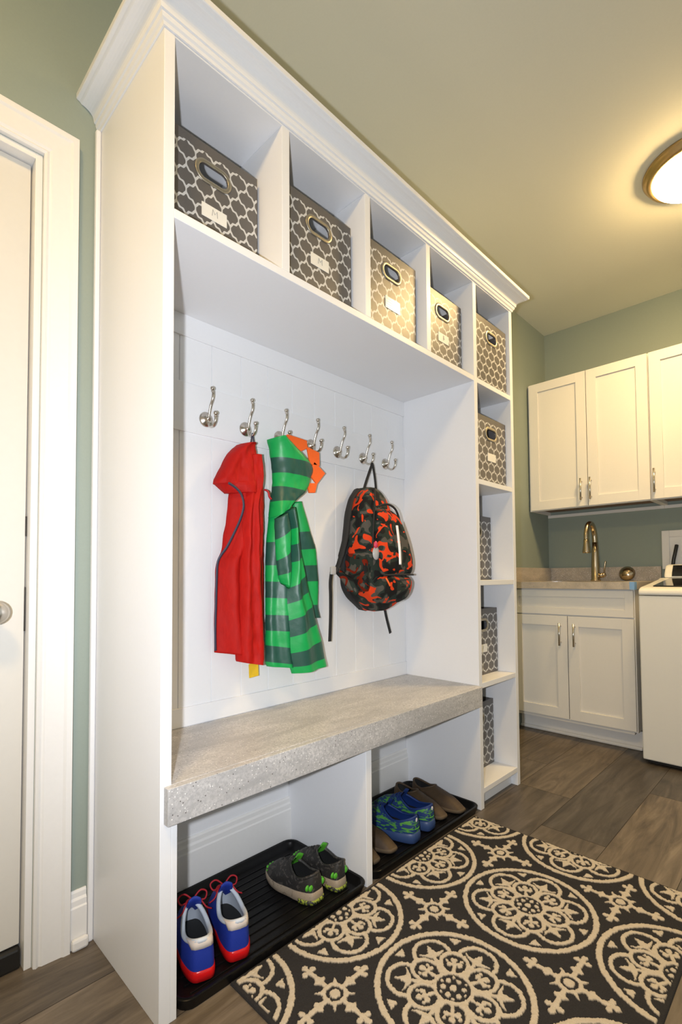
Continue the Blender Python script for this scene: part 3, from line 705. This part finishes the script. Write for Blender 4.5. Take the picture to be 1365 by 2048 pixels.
# ------------------------------------------------------------------ shoes
def outline(L, Wd, k, side=1):
    """sole outline, heel at y=0 toe at y=L, k in 0..1 round"""
    a = 2*math.pi*k; c_, s_ = math.cos(a), math.sin(a)
    y = L*(.5+.5*s_)
    tt = y/L
    hw = Wd*.5*(.90+.10*math.sin(math.pi*min(1, max(0, (tt-.15)/.85)))**1.2 - .10*math.exp(-((tt-.42)/.14)**2))
    x = hw*math.copysign(abs(c_)**(.44 if s_ < 0 else .50), c_) + side*.006*math.sin(math.pi*tt)
    return x, y
def shoe(label, loc, rz, L, Wd, side, mats, group, hs=.024, ch=.075, openf=.56, laces=True, heeltab=None, extra=None, name='sneaker', cat='shoe', tongue=True, toe_spring=.008, bow=True, th=1.0):
    t = thing(name, label, cat, loc, rz, group); n = 56
    B = [outline(L, Wd, k/n, side) for k in range(n)]
    spring = lambda y: toe_spring*max(0, (y/L-.72)/.28)**2
    hsy = lambda y: hs*(1.25-.45*min(1, y/L*1.2))
    # sole
    bm = bmesh.new(); lay = []
    for (off, fz) in ((-.004, 0), (0, .12), (.001, .55), (-.001, .9), (-.004, 1.0)):
        ring = []
        for (x, y) in B:
            s = 1+off/(Wd*.5); ring.append(bm.verts.new((x*s, L*.5+(y-L*.5)*(1+off/(L*.5)), spring(y)+hsy(y)*fz)))
        lay.append(ring)
    for A, C in zip(lay, lay[1:]):
        for k in range(n): bm.faces.new((A[k], A[(k+1) % n], C[(k+1) % n], C[k]))
    bm.faces.new(lay[0][::-1]); bm.faces.new(lay[-1])
    so = obj('sole', fixn(bm), mats['sole'], t, True); so.modifiers.new('e', 'EDGE_SPLIT').split_angle = R(60)
    # opening curve
    y0, y1 = .030*L, openf*L
    def opening(k, shrink=0):
        a = 2*math.pi*k; c_, s_ = math.cos(a), math.sin(a)
        yy = (y0+y1)/2 + ((y1-y0)/2-shrink)*s_; tt = (yy-y0)/(y1-y0)
        hw = Wd*(.300+.045*math.sin(math.pi*tt))-shrink
        z = ch*(.96 + .14*(1-tt)**3 - .14*math.sin(math.pi*tt) + .20*max(0, tt-.55)/.45)
        return Vector((hw*math.copysign(abs(c_)**.8, c_)+side*.003, yy, z))
    O = [opening(k/n) for k in range(n)]
    m_ = 12; bm = bmesh.new(); lay = []
    for i in range(m_+1):
        th = math.pi/2*i/m_; ring = []
        for k in range(n):
            x, y = B[k]; x *= .965; y = L*.5+(y-L*.5)*.978; zb = spring(y)+hsy(y)*.97; o_ = O[k]
            fr = max(0, (y/L-.5)/.5)
            g = 1-math.cos(th); h = math.sin(th)
            kx = g*(1-fr)+ (i/m_)*fr*1.0
            hz = h*(1-fr) + (.62*math.sin(min(math.pi/2, th*2.1))*.75 + .535*(i/m_)**1.6)*fr
            px = x+(o_.x-x)*kx; py = y+(o_.y-y)*kx
            ring.append(bm.verts.new((px, py, zb+(o_.z-zb)*hz)))
        lay.append(ring)
    for A, C in zip(lay, lay[1:]):
        for k in range(n): bm.faces.new((A[k], A[(k+1) % n], C[(k+1) % n], C[k]))
    obj('upper', fixn(bm), mats['upper'], t, True)
    # collar
    bm = bmesh.new(); tube(bm, [o_+Vector((0, 0, -.001)) for o_ in O], mats.get('roll', .0042), 8, True); obj('collar', fixn(bm), mats['collar'], t, True)
    # lining + insole
    bm = bmesh.new(); lay = []
    for i in range(6):
        ring = []
        for k in range(n):
            o_ = opening(k/n, .003); q = i/5; x, y = B[k]
            tx, ty = x*.80, y0+.002+(y-0)/L*(min(L*.80, y1*1.25)-y0)
            e = q**.6
            ring.append(bm.verts.new((o_.x+(tx-o_.x)*e, o_.y+(ty-o_.y)*e, o_.z+(hs*1.25+.002-o_.z)*q)))
        lay.append(ring)
    for A, C in zip(lay, lay[1:]):
        for k in range(n): bm.faces.new((A[k], A[(k+1) % n], C[(k+1) % n], C[k]))
    obj('lining', fixn(bm), mats['lining'], t, True)
    bm = bmesh.new(); ring = [bm.verts.new((x*.80, y0+.002+y/L*(min(L*.80, y1*1.25)-y0), hs*1.25+.003)) for x, y in B]; bm.faces.new(ring); obj('insole', fixn(bm), mats['insole'], t)
    if tongue:
        bm = bmesh.new(); tp = [(openf*L-.002, ch*1.08), (openf*L-.012, ch*(1.10+.12*th)), (openf*L-.022, ch*(1.10+.24*th))]
        vs = []
        for (y, z), hw in zip([(openf*L+.030, ch*.80)]+tp, (.010, Wd*.2, Wd*.21, Wd*.17)):
            for dy in (0, .004):
                vs.append([bm.verts.new((hw*(j-3)/3, y-dy+.004*abs(j-3)/3*-1, z-.006*abs((j-3)/3)**2)) for j in range(7)])
        for a in range(0, 6, 2):
            for j in range(6):
                bm.faces.new((vs[a][j], vs[a][j+1], vs[a+2][j+1], vs[a+2][j])); bm.faces.new((vs[a+1][j], vs[a+1][j+1], vs[a+3][j+1], vs[a+3][j]))
        for j in range(6): bm.faces.new((vs[6][j], vs[6][j+1], vs[7][j+1], vs[7][j]))
        obj('tongue', fixn(bm), mats['tongue'], t, True)
    if laces:
        bm = bmesh.new()
        for q in range(4):
            y = openf*L+.004+q*.013; z = ch*(1.13-.085*q)+.003; hw = Wd*(.20-.012*q)
            tube(bm, catmull([(-hw, y-.004, z-.010), (-hw*.4, y+.002, z), (hw*.4, y+.004, z), (hw, y+.010, z-.010)], 4), .0024, 6)
        z = ch*1.16+.005; y = openf*L
        for s in ((-1, 1) if bow else ()):
            tube(bm, catmull([(0, y, z), (s*.020, y+.006, z+.016), (s*.036, y+.004, z+.010), (s*.030, y-.006, z-.002), (s*.010, y-.002, z)], 5), .0022, 6)
            tube(bm, catmull([(0, y, z), (s*.016, y-.012, z+.004), (s*.030, y-.024, z-.012), (s*.044, y-.022, z-.022)], 5), .0020, 6)
        if bow: sphere(bm, (0, y, z), .0055, (1.3, 1, .8), 8)
        obj('laces', fixn(bm), mats['lace'], t, True)
    if heeltab:
        # patch lying on the heel, just outside the upper
        bm = bmesh.new(); rows_ = []
        for i in range(4):
            row = []
            for k in range(-5, 6):
                kk = .75 + k/5*.17; o_ = opening(kk); x, y = outline(L, Wd, kk, side); x *= .965; y = L*.5+(y-L*.5)*.978
                dr = min(1, (1-abs(k)/5)*1.7)*.85+.15; q = 1-(i/3)*.50*(dr)
                th = math.pi/2*q; g = 1-math.cos(th); zb = hsy(y)*.97
                nx = Vector((x, y-L*.12, 0)).normalized()*.0022
                row.append(bm.verts.new((x+(o_.x-x)*g+nx.x, y+(o_.y-y)*g+nx.y, zb+(o_.z+.003-zb)*math.sin(th))))
            rows_.append(row)
        for A, C in zip(rows_, rows_[1:]):
            for j in range(10): bm.faces.new((A[j], A[j+1], C[j+1], C[j]))
        o = obj('heel_tab', fixn(bm), mats[heeltab], t, True); s = o.modifiers.new('s', 'SOLIDIFY'); s.thickness = .002; s.offset = 0
    if extra: extra(t, L, Wd, side, hsy)
    return t
blue = dict(sole=M['redrub'], upper=M['blueshoe'], collar=M['whitelin'], lining=M['whitelin'], insole=M['insole'], tongue=M['blueshoe'], lace=M['redlace'], tab=M['heelwhite'], roll=.0058)
shoe('royal blue child sneaker with red laces and red sole, leftmost beside the side panel', (.127, .036, TZ), R(-19), .240, .090, -1, blue, 'blue and red sneakers', hs=.022, ch=.086, openf=.62, heeltab='tab')
shoe('royal blue child sneaker with red laces, right one of its pair on the boot tray', (.220, .030, TZ), R(-18), .240, .090, 1, blue, 'blue and red sneakers', hs=.022, ch=.086, openf=.62, heeltab='tab')
def trailx(t, L, Wd, side, hsy):
    bm = bmesh.new()
    for q in range(6):
        k = (.18+q*.022) if side > 0 else (.32-q*.022)
        for kk in (k, .5-k):
            x, y = outline(L, Wd, kk, side); sphere(bm, (x*.93, y*.965, hsy(y)+.006+.006*(q % 2)), .0048, (1, 1, .8), 8)
    obj('toe_bumper', fixn(bm), M['limegreen'], t, True)
    for ks in ((.665, .695), (.805, .835)):
        bm = bmesh.new()
        for kk in ks:
            x, y = outline(L, Wd, kk, side); sphere(bm, (x*.98, y+.001, hsy(y)+.013), .008, (1.1, .45, 1.1), 10)
        obj('heel_accent', fixn(bm), M['limegreen'], t, True)
    bm = bmesh.new(); ring = [[], []]
    for k in range(30):
        kk = .60+.30*k/29; x, y = outline(L, Wd, kk, side)
        for i, z in enumerate((.001, .013)): ring[i].append(bm.verts.new((x*1.03, L*.5+(y-L*.5)*1.012, z)))
    for j in range(29): bm.faces.new((ring[0][j], ring[0][j+1], ring[1][j+1], ring[1][j]))
    o = obj('heel_tread', fixn(bm), M['trailtread'], t, True); s = o.modifiers.new('s', 'SOLIDIFY'); s.thickness = .003; s.offset = 0
trail = dict(sole=M['trailsole'], upper=M['trailup'], collar=M['trailup'], lining=M['insole'], insole=M['insole'], tongue=M['limegreen'], lace=M['trailup'])
shoe('muddy dark trail shoe with lime green trim and tan sole, left one of its pair', (.508, .052, TZ), R(3), .215, .088, -1, trail, 'muddy trail shoes', hs=.028, ch=.075, openf=.50, extra=trailx, bow=False, th=1.5)
shoe('muddy dark trail shoe with lime green trim standing against the middle support', (.596, .042, TZ), R(0), .215, .078, 1, trail, 'muddy trail shoes', hs=.028, ch=.075, openf=.50, extra=trailx, bow=False, th=1.5)
def runx(t, L, Wd, side, hsy):
    bm = bmesh.new()
    for kk in (.745, .755):
        x, y = outline(L, Wd, .75, side); sphere(bm, (side*.003, .004, .078), .006, (1, .4, 1.3), 8)
    obj('heel_dot', fixn(bm), M['reflect'], t, True)
    bm = bmesh.new(); tube(bm, catmull([(-Wd*.44, .11, .034), (-Wd*.42, .06, .040), (-Wd*.30, .018, .046), (0, .000, .050), (Wd*.30, .018, .046), (Wd*.42, .06, .040), (Wd*.44, .11, .034)], 6), .0012, 6)
    obj('heel_stripe', fixn(bm), M['limegreen'], t, True)
runm = dict(sole=M['runsole'], upper=M['runup'], collar=M['runblue'], lining=M['runblue'], insole=M['insole'], tongue=M['runblue'], lace=M['runblue'])
shoe('blue and lime green running shoe, nearer the middle support, heel to the front', (.975, .035, TZ), R(6), .275, .098, -1, runm, 'blue and green running shoes', hs=.030, ch=.082, openf=.52, extra=runx, bow=False)
shoe('blue and lime green running shoe, right one of its pair beside the brown slippers', (1.082, .045, TZ), R(4), .275, .098, 1, runm, 'blue and green running shoes', hs=.030, ch=.082, openf=.52, extra=runx, bow=False)
slip = dict(sole=M['brownsole'], upper=M['brown'], collar=M['brown'], lining=M['insole'], insole=M['insole'], tongue=M['brown'], lace=M['brown'])
for lb, x, y, rz, sd in (('brown slip-on slipper against the tall divider, toe to the front', 1.300, .290, 174, 1), ('brown slip-on slipper between the blue runner and the other right-hand slipper', 1.205, .315, 174, -1),
                  ('brown slip-on slipper under the left side of the blue runner, toe to the front', .862, .300, 180, 1), ('brown slip-on slipper mostly hidden behind the middle support', .768, .300, 180, -1)):
    shoe(lb, (x, y, TZ), R(rz), .262 if x > 1 else .25, .084 if x > 1 else .080, sd, slip, 'brown slippers on the right tray', hs=.018, ch=.058, openf=.45, laces=False, tongue=False, name='slipper', cat='slipper', toe_spring=.004)

# ------------------------------------------------------------------ rug
def rug():
    rx0, rx1, ry0, ry1 = .170, 1.292, -.757, -.006; st = .0019
    nx, ny = int((rx1-rx0)/st), int((ry1-ry0)/st)
    X, Y = np.meshgrid(np.linspace(rx0, rx1, nx), np.linspace(ry0, ry1, ny))
    rs = np.random.RandomState(3)
    def vn(sc, seed):
        r_ = np.random.RandomState(seed); g = r_.rand(int((ry1-ry0)/sc)+3, int((rx1-rx0)/sc)+3)*2-1
        fx, fy = (X-rx0)/sc, (Y-ry0)/sc; ix, iy = fx.astype(int), fy.astype(int); tx, ty = fx-ix, fy-iy
        return (g[iy,ix]*(1-tx)+g[iy,ix+1]*tx)*(1-ty)+(g[iy+1,ix]*(1-tx)+g[iy+1,ix+1]*tx)*ty
    JX = X + .0014*vn(.004, 1)*1.3+.0008*vn(.012, 2); JY = Y + .0014*vn(.004, 3)+.0008*vn(.012, 4)
    dx, dy, x0, y0 = .397, .370, .118, -.022
    u = (JX-x0+dx/2) % dx - dx/2; v = (JY-y0+dy/2) % dy - dy/2
    r = np.hypot(u, v); th = np.arctan2(v, u); C = np.zeros_like(X, bool)
    C |= (r > .167) & (r < .181)
    def loc(ang, rad):
        c_, s_ = math.cos(ang), math.sin(ang); return u*c_+v*s_-rad, -u*s_+v*c_
    inner = [loc(R(30+60*k), .073) for k in range(6)]; outer = [loc(R(60*k), .108) for k in range(6)]
    inn = np.zeros_like(C)
    for p, q in inner:
        d = np.hypot(p*.92, q*1.0); inn |= d < .0325
    o_ = np.zeros_like(C)
    for p, q in outer:
        d = np.hypot(p, q*.96); ring = (np.abs(d-.0440) < .0052) & (r > .073)
        o_ |= ring
        stem = (np.abs(q) < .0045) & (p > -.055) & (p < .018)
        arm = (np.abs(p-(-.006+9*q*q)) < .0075*(1-np.abs(q)/.040)) & (np.abs(q) < .034)
        tip = (np.abs(q) < .011*(1-p/.028)) & (p > -.004) & (p < .026)
        foot = (np.abs(q) < .014*(-(p+.020))/.02) & (p < -.020) & (p > -.045)
        o_ |= stem | arm | tip | foot
    C |= o_ & ~inn & (r > .050)
    for p, q in inner:
        d = np.hypot(p*.92, q); C |= (np.abs(d-.0325) < .0050) & (r > .040)
        C |= (np.abs(q) < .0042) & (p > -.026) & (p < .016)
        C |= (np.hypot(p-.012, q) < .0078) | (np.hypot(p+.002, np.abs(q)-.0125) < .0068) | ((np.abs(p+.002) < .004) & (np.abs(q) < .013))
        C |= (np.hypot(p-.008, np.abs(q)-.017) < .0042)
        # small triangles by the ring
        t_ = p+.073-.150
        C |= (t_ > -.011) & (t_ < .008) & (np.abs(q) < .013*(t_+.011)/.019+.002)
    C |= np.abs(r-.0430) < .0045
    C &= ~((r < .0385))
    C |= r < .0085
    for k in range(6):
        a = R(60*k); C |= np.hypot(u-.0235*math.cos(a), v-.0235*math.sin(a)) < .0062
        a = R(60*k+30); C |= np.hypot(u-.031*math.cos(a), v-.031*math.sin(a)) < .0036
    # crosses between the medallions
    u2_ = (JX-x0) % dx - dx/2; v2_ = (JY-y0) % dy - dy/2; r2_ = np.hypot(u2_, v2_); t2 = np.arctan2(v2_, u2_)
    K = r2_ < .0125
    K |= (r2_ > .0200) & (r2_ < .0300+.0070*np.maximum(0, np.cos(8*t2)))
    K |= (r2_ > .02) & (r2_ < .0300+.016*np.maximum(0, np.cos(4*(t2-math.pi/4)))**14)
    for k in range(4):
        a = math.pi/2*k; p = u2_*math.cos(a)+v2_*math.sin(a); q = -u2_*math.sin(a)+v2_*math.cos(a); aq = np.abs(q)
        K |= (aq < .0058) & (p > .028) & (p < .100)
        K |= (aq < .016*(1-np.abs(p-.050)/.016)) & (np.abs(p-.050) < .016)
        K |= (np.hypot(p-.102, q) < .0075) | (np.hypot(p-.088, aq-.013) < .0070) | ((np.abs(p-.086) < .005) & (aq < .014))
    C |= K & (r > .186)
    bord = (X < rx0+.010) | (X > rx1-.010) | (Y < ry0+.010) | (Y > ry1-.010)
    C &= ~bord
    Z = .0062 + rs.rand(ny, nx)*.0013 + np.where(C, .0030 + .0009*vn(.005, 9), .0005*vn(.006, 8)); Z = np.where(bord, .0055+rs.rand(ny, nx)*.0004, Z)
    Z[0, :] = Z[-1, :] = .0004; Z[:, 0] = Z[:, -1] = .0004
    verts = np.stack([X-(rx0+rx1)/2, Y-(ry0+ry1)/2, Z], -1).reshape(-1, 3)
    idx = np.arange(nx*ny).reshape(ny, nx)
    faces = np.stack([idx[:-1,:-1], idx[:-1,1:], idx[1:,1:], idx[1:,:-1]], -1).reshape(-1, 4)
    me = bpy.data.meshes.new('rug'); me.vertices.add(len(verts)); me.vertices.foreach_set('co', verts.astype(np.float32).ravel())
    me.loops.add(faces.size); me.loops.foreach_set('vertex_index', faces.astype(np.int32).ravel())
    me.polygons.add(len(faces)); me.polygons.foreach_set('loop_start', np.arange(0, faces.size, 4, dtype=np.int32)); me.polygons.foreach_set('loop_total', np.full(len(faces), 4, np.int32))
    me.update(calc_edges=True)
    at = me.attributes.new('cream', 'FLOAT', 'POINT'); at.data.foreach_set('value', C.astype(np.float32).ravel())
    me.materials.append(M['rug'])
    o = bpy.data.objects.new('rug', me); COL.objects.link(o); o.location = ((rx0+rx1)/2, (ry0+ry1)/2, 0)
    tag(o, 'charcoal rug with tufted cream medallions on the plank floor before the bench', 'rug')
rug()

# ------------------------------------------------------------------ kitchen end: cabinets
def shaker(bm_name, x, y0, y1, z0, z1, parent, fr=.058, th=.019, mat=None):
    """frame-and-panel front facing -x with its face on x"""
    bm = bmesh.new()
    box(bm, x, x+th, y0, y0+fr, z0, z1); box(bm, x, x+th, y1-fr, y1, z0, z1); box(bm, x, x+th, y0+fr, y1-fr, z1-fr, z1); box(bm, x, x+th, y0+fr, y1-fr, z0, z0+fr)
    box(bm, x+.009, x+th-.001, y0+fr, y1-fr, z0+fr, z1-fr)
    bmesh.ops.remove_doubles(bm, verts=bm.verts, dist=1e-5)
    return obj(bm_name, fixn(bm), M['cab'], parent, bevel=.0010)
def bar(parent, x, y, z0, z1):
    bm = bmesh.new(); tube(bm, [(x-.028, y, z0), (x-.028, y, z1)], .0058, 12)
    for z in (z0+.018, z1-.018): tube(bm, [(x-.028, y, z), (x+.0, y, z)], .004, 8)
    return obj('handle', fixn(bm), M['nickel'], parent, True)
# wall cabinets
XU = 2.756; ZU0, ZU1 = 1.378, 2.232
def wallcab(label, y0, y1, doors):
    c = thing('wall_cabinet', label, 'cabinet', ((XU+XF)/2, (y0+y1)/2, ZU0))
    L_ = c.location
    bm = bmesh.new(); x0 = XU+.020
    box(bm, x0, XF-.001, y0, y0+.016, ZU0, ZU1); box(bm, x0, XF-.001, y1-.016, y1, ZU0, ZU1); box(bm, x0, XF-.001, y0+.016, y1-.016, ZU1-.016, ZU1); box(bm, x0, x0+.019, y0+.016, y1-.016, ZU0, ZU0+.035)
    o = obj('carcass', fixn(bm), M['cab'], c, bevel=.0008); o.location = -L_
    bm = bmesh.new(); box(bm, x0+.019, XF-.002, y0+.016, y1-.016, ZU0+.022, ZU0+.034); o = obj('bottom_panel', fixn(bm), M['cabin'], c); o.location = -L_; o['label'] = 'raw brown underside'
    bm = bmesh.new(); box(bm, XF-.016, XF-.0015, y0+.0005, y1-.0005, ZU0-.020, ZU0-.0005); o = obj('wall_cleat', fixn(bm), M['cab'], c); o.location = -L_
    for (a, b_, hy) in doors:
        d = shaker('door', XU, a, b_, ZU0+.004, ZU1-.004, c); d.location = -L_
        bar(d, XU, hy, 1.417, 1.552)
    return c
wallcab('white two-door wall cabinet above the sink beside the back wall', -.3265, .386, [(.014, .372, .047), (-.322, .010, -.008)])
wallcab('white wall cabinet above the washer, cut off by the picture edge', -1.02, -.3270, [(-.672, -.331, -.348), (-1.016, -.676, -.98)])
# sink base
XB = 2.482
sb = thing('sink_cabinet', 'white sink base cabinet with two doors and a false drawer front', 'cabinet', (2.78, .05, 0)); L_ = sb.location.copy()
bm = bmesh.new(); box(bm, XB+.0195, XF-.001, -.292, -.274, .112, .872); box(bm, XB+.0195, XF-.001, .370, .388, .112, .872); box(bm, XB+.0195, XB+.038, -.274, .370, .112, .14); box(bm, XB+.0195, XB+.038, -.274, .370, .70, .872); box(bm, XB+.0195, XF-.001, -.274, .370, .10, .112); box(bm, XB+.02, XB+.038, .030, .075, .14, .70)
o = obj('carcass', fixn(bm), M['cab'], sb, bevel=.001); o.location = -L_
o = shaker('false_drawer_front', XB, -.288, .384, .722, .866, sb, fr=.040); o.location = -L_
d = shaker('door', XB, .0565, .384, .122, .714, sb); d.location = -L_; bar(d, XB, .092, .544, .673)
d = shaker('door', XB, -.288, .0515, .122, .714, sb); d.location = -L_; bar(d, XB, .012, .544, .673)
bm = bmesh.new(); box(bm, 2.588, 2.600, -.292, .388, 0, .100); o = obj('toe_kick', fixn(bm), M['trim'], sb); o.location = -L_
bm = bmesh.new(); box(bm, 2.568, 2.5875, -.292, .388, 0, .020); o = obj('shoe_molding', fixn(bm), M['trim'], sb, bevel=.007); o.location = -L_
# countertop with sink hole and splashes
bm = bmesh.new(); cx0, cx1, cy0, cy1 = 2.462, XF-.001, -.300, .390; sx0, sx1, sy0, sy1 = 2.56, 2.87, -.20, .26; z0, z1 = .8735, .913
box(bm, cx0, sx0, cy0, cy1, z0, z1); box(bm, sx1, cx1, cy0, cy1, z0, z1); box(bm, sx0, sx1, cy0, sy0, z0, z1); box(bm, sx0, sx1, sy1, cy1, z0, z1)
bmesh.ops.remove_doubles(bm, verts=bm.verts, dist=1e-5)
ct = obj('countertop', fixn(bm), M['counter']); tag(ct, 'sand-coloured stone-look countertop over the sink cabinet', 'countertop')
bm = bmesh.new(); box(bm, XF-.020, XF-.0012, -.300, .390, .9131, 1.003); box(bm, cx0, XF-.0202, .371, .390, .9131, 1.003)
obj('backsplash', fixn(bm), M['counter'], ct, bevel=.001)
bm = bmesh.new(); box(bm, cx0-.0012, cx0+.045, cy0-.0012, cy0-.0001, .872, .9142); box(bm, cx0-.0014, cx0-.0001, cy0, cy0+.022, .873, .9142)
tag(obj('tape_strip', fixn(bm), M['tape']), 'strip of light blue tape on the countertop corner by the washer', 'tape')
bm = bmesh.new(); g = .003
box(bm, sx0+g, sx0+g+.003, sy0+g, sy1-g, .74, .912); box(bm, sx1-g-.003, sx1-g, sy0+g, sy1-g, .74, .912); box(bm, sx0+g, sx1-g, sy0+g, sy0+g+.003, .74, .912); box(bm, sx0+g, sx1-g, sy1-g-.003, sy1-g, .74, .912); box(bm, sx0+g, sx1-g, sy0+g, sy1-g, .737, .740)
tag(obj('sink_basin', fixn(bm), M['steel']), 'steel sink basin set into the countertop below the faucet', 'sink')
# faucet
fx, fy = 2.935, .036
fa = thing('kitchen_faucet', 'bronze gooseneck pull-down faucet behind the sink', 'faucet', (fx, fy, .9132))
bm = bmesh.new(); lathe(bm, [(.030, 0), (.030, .006), (.026, .012), (.024, .10), (.020, .18), (.016, .25)], (0,0,0), 'z', 24); obj('base', fixn(bm), M['bronze'], fa, True)
bm = bmesh.new(); pts = catmull([(0,0,.245), (-.004,.001,.30), (-.030,.002,.345), (-.068,.004,.367), (-.108,.006,.352), (-.132,.008,.305), (-.136,.008,.262)], 8); tube(bm, pts, [.016-.003*i/(len(pts)-1) for i in range(len(pts))], 16); obj('gooseneck', fixn(bm), M['bronze'], fa, True)
bm = bmesh.new(); lathe(bm, [(.013, .262), (.0155, .258), (.016, .235), (.023, .185), (.023, .178), (.018, .176)], (-.136, .008, 0), 'z', 20); obj('spray_head', fixn(bm), M['bronze'], fa, True)
bm = bmesh.new(); tube(bm, [(0, -.018, .035), (0, -.046, .036)], .0155, 14); sphere(bm, (0, -.048, .040), .014); tube(bm, catmull([(0, -.050, .045), (-.004, -.055, .085), (-.004, -.062, .125)], 5), .0045, 8); obj('lever_handle', fixn(bm), M['bronze'], fa, True)
bm = bmesh.new(); lathe(bm, [(.0, -.0), (.042, .004), (.047, .009), (.038, .020), (.020, .030), (.004, .034)], (0,0,0), 'x', 28); bmesh.ops.rotate(bm, verts=bm.verts, matrix=Matrix.Rotation(math.pi+R(0), 3, 'Z') @ Matrix.Rotation(R(-14), 3, 'Y'))
o = obj('sink_strainer', fixn(bm), M['bronze'], smooth=True); o.location = (XF-.036, -.118, .9575); tag(o, 'polished bronze sink strainer propped against the backsplash right of the faucet', 'sink strainer')

# washer supply box in the wall
ob = thing('washer_supply_box', 'white recessed washer supply box in the wall above the washer', 'outlet box', (XF, -.45, 1.10)); L_ = ob.location.copy()
bm = bmesh.new(); a, b_, c_, d_ = -.56, -.306, .985, 1.221; x = XF-.014
box(bm, x, XF-.001, b_-.040, b_, c_, d_); box(bm, x, XF-.001, a, a+.040, c_, d_); box(bm, x, XF-.001, a+.040, b_-.040, d_-.040, d_); box(bm, x, XF-.001, a+.040, b_-.040, c_, c_+.040)
o = obj('frame', fixn(bm), M['trim'], ob, bevel=.002); o.location = -L_
bm = bmesh.new(); box(bm, XF-.0035, XF-.0012, a+.040, b_-.040, c_+.040, d_-.040); o = obj('back_plate', fixn(bm), M['trim'], ob); o.location = -L_
bm = bmesh.new(); tube(bm, catmull([(XF-.02, -.385, 1.13), (XF-.035, -.378, 1.08), (XF-.035, -.368, 1.03), (XF-.03, -.362, .96)], 5), .010, 10); tube(bm, catmull([(XF-.02, -.46, 1.13), (XF-.035, -.46, 1.06), (XF-.03, -.46, .96)], 5), .010, 10); o = obj('hose', fixn(bm), M['pipe'], ob, True); o.location = -L_

# ------------------------------------------------------------------ washer
wa = thing('washing_machine', 'white top-loading washing machine with a dark glass lid at the right', 'washing machine', (2.72, -.68, 0)); L_ = wa.location.copy()
wx0, wx1, wy0, wy1 = 2.385, 3.045, -1.03, -.337
def wp(name, bm, mat, smooth=False, bevel=0, par=wa):
    o = obj(name, fixn(bm), mat, par, smooth, bevel=bevel)
    if par is wa: o.location = -L_
    return o
bm = bmesh.new(); box(bm, wx0, wx1, wy0, wy1, .022, .845); wp('cabinet_body', bm, M['washer'], bevel=.006)
bm = bmesh.new(); box(bm, wx0+.02, wx1-.02, wy0+.02, wy1-.02, .006, .0218); wp('base_gap_shade', bm, M['blackgap'])  # black slab filling the gap under the body, its shade put in as colour
bm = bmesh.new()
for (x, y) in ((wx0+.05, wy0+.05), (wx1-.05, wy0+.05), (wx0+.05, wy1-.05), (wx1-.05, wy1-.05)): lathe(bm, [(.02, 0), (.02, .008)], (x, y, 0), 'z', 12)
wp('levelling_feet', bm, M['blackgap'])
# top deck: rises towards the back
def prism_y(bm, prof, y0, y1):
    A = [bm.verts.new((x, y0, z)) for x, z in prof]; B = [bm.verts.new((x, y1, z)) for x, z in prof]; n = len(prof)
    for k in range(n): bm.faces.new((A[k], A[(k+1) % n], B[(k+1) % n], B[k]))
    bm.faces.new(A[::-1]); bm.faces.new(B)
bm = bmesh.new(); prism_y(bm, [(wx0-.004, .848), (wx0-.004, .868), (wx0+.006, .880), (wx0+.04, .889), (2.60, .905), (2.80, .925), (2.84, .932), (wx1, .932), (wx1, .848)], wy0, wy1); wp('top_deck', bm, M['washer'], bevel=.008)
bm = bmesh.new(); prism_y(bm, [(wx0+.045, .8915), (wx0+.05, .896), (2.60, .912), (2.80, .9315), (2.80, .927), (2.60, .9075)], wy0+.055, wy1-.055); wp('glass_lid', bm, M['glass'], bevel=.0015)
bm = bmesh.new(); prism_y(bm, [(2.835, .9325), (2.850, .962), (2.885, 1.004), (2.93, 1.010), (wx1, 1.010), (wx1, .9325)], wy0+.012, wy1-.022); cn = wp('control_console', bm, M['washer'], bevel=.010)
bm = bmesh.new(); prism_y(bm, [(2.8365, .942), (2.8465, .9635), (2.8795, 1.0025), (2.8765, 1.0045), (2.8425, .9645), (2.8325, .943)], wy0+.06, wy1-.062); wp('control_panel', bm, M['glass'], par=cn)

# ------------------------------------------------------------------ ceiling light
cl = thing('ceiling_light', 'round flush ceiling light with a brass ring and glowing glass at upper right', 'ceiling light', (2.035, -.690, HC))
bm = bmesh.new(); prof = [(.150, -.0005), (.200, -.0005), (.203, -.006), (.198, -.014), (.190, -.020), (.188, -.030), (.178, -.036), (.168, -.037), (.160, -.030), (.150, -.010)]
rings = []
for r_, h in prof: rings.append([bm.verts.new((r_*math.cos(2*math.pi*k/64), r_*math.sin(2*math.pi*k/64), h)) for k in range(64)])
n = len(rings)
for i in range(n):
    A, B = rings[i], rings[(i+1) % n]
    for k in range(64): bm.faces.new((A[k], A[(k+1) % 64], B[(k+1) % 64], B[k]))
M['brass'] = plain('aged_brass', (.50, .36, .17, 1), .3, 1, var=.1)
obj('ring', fixn(bm), M['brass'], cl, True)
bm = bmesh.new(); prof = [(.166*math.cos(a), -.030-.062*math.sin(a)) for a in [R(q*9) for q in range(10)]] + [(.0, -.0922)]
lathe(bm, prof, (0,0,0), 'z', 48); obj('glass_diffuser', fixn(bm), M['lampglass'], cl, True)

ce = copy_tree(cl); ce.location = (-0.80, -0.70, HC); ce['label'] = 'round flush ceiling light over the entry behind the camera, above the door side'
dim = M['lampglass'].copy(); dim.name = 'lamp_glass_dimmer'; dim.node_tree.nodes['Principled BSDF'].inputs['Emission Strength'].default_value = LAMP*.80
for ch in bpy.data.objects:
    if ch.parent == ce and ch.name.startswith('glass'):
        ch.data = ch.data.copy(); ch.data.materials[0] = dim
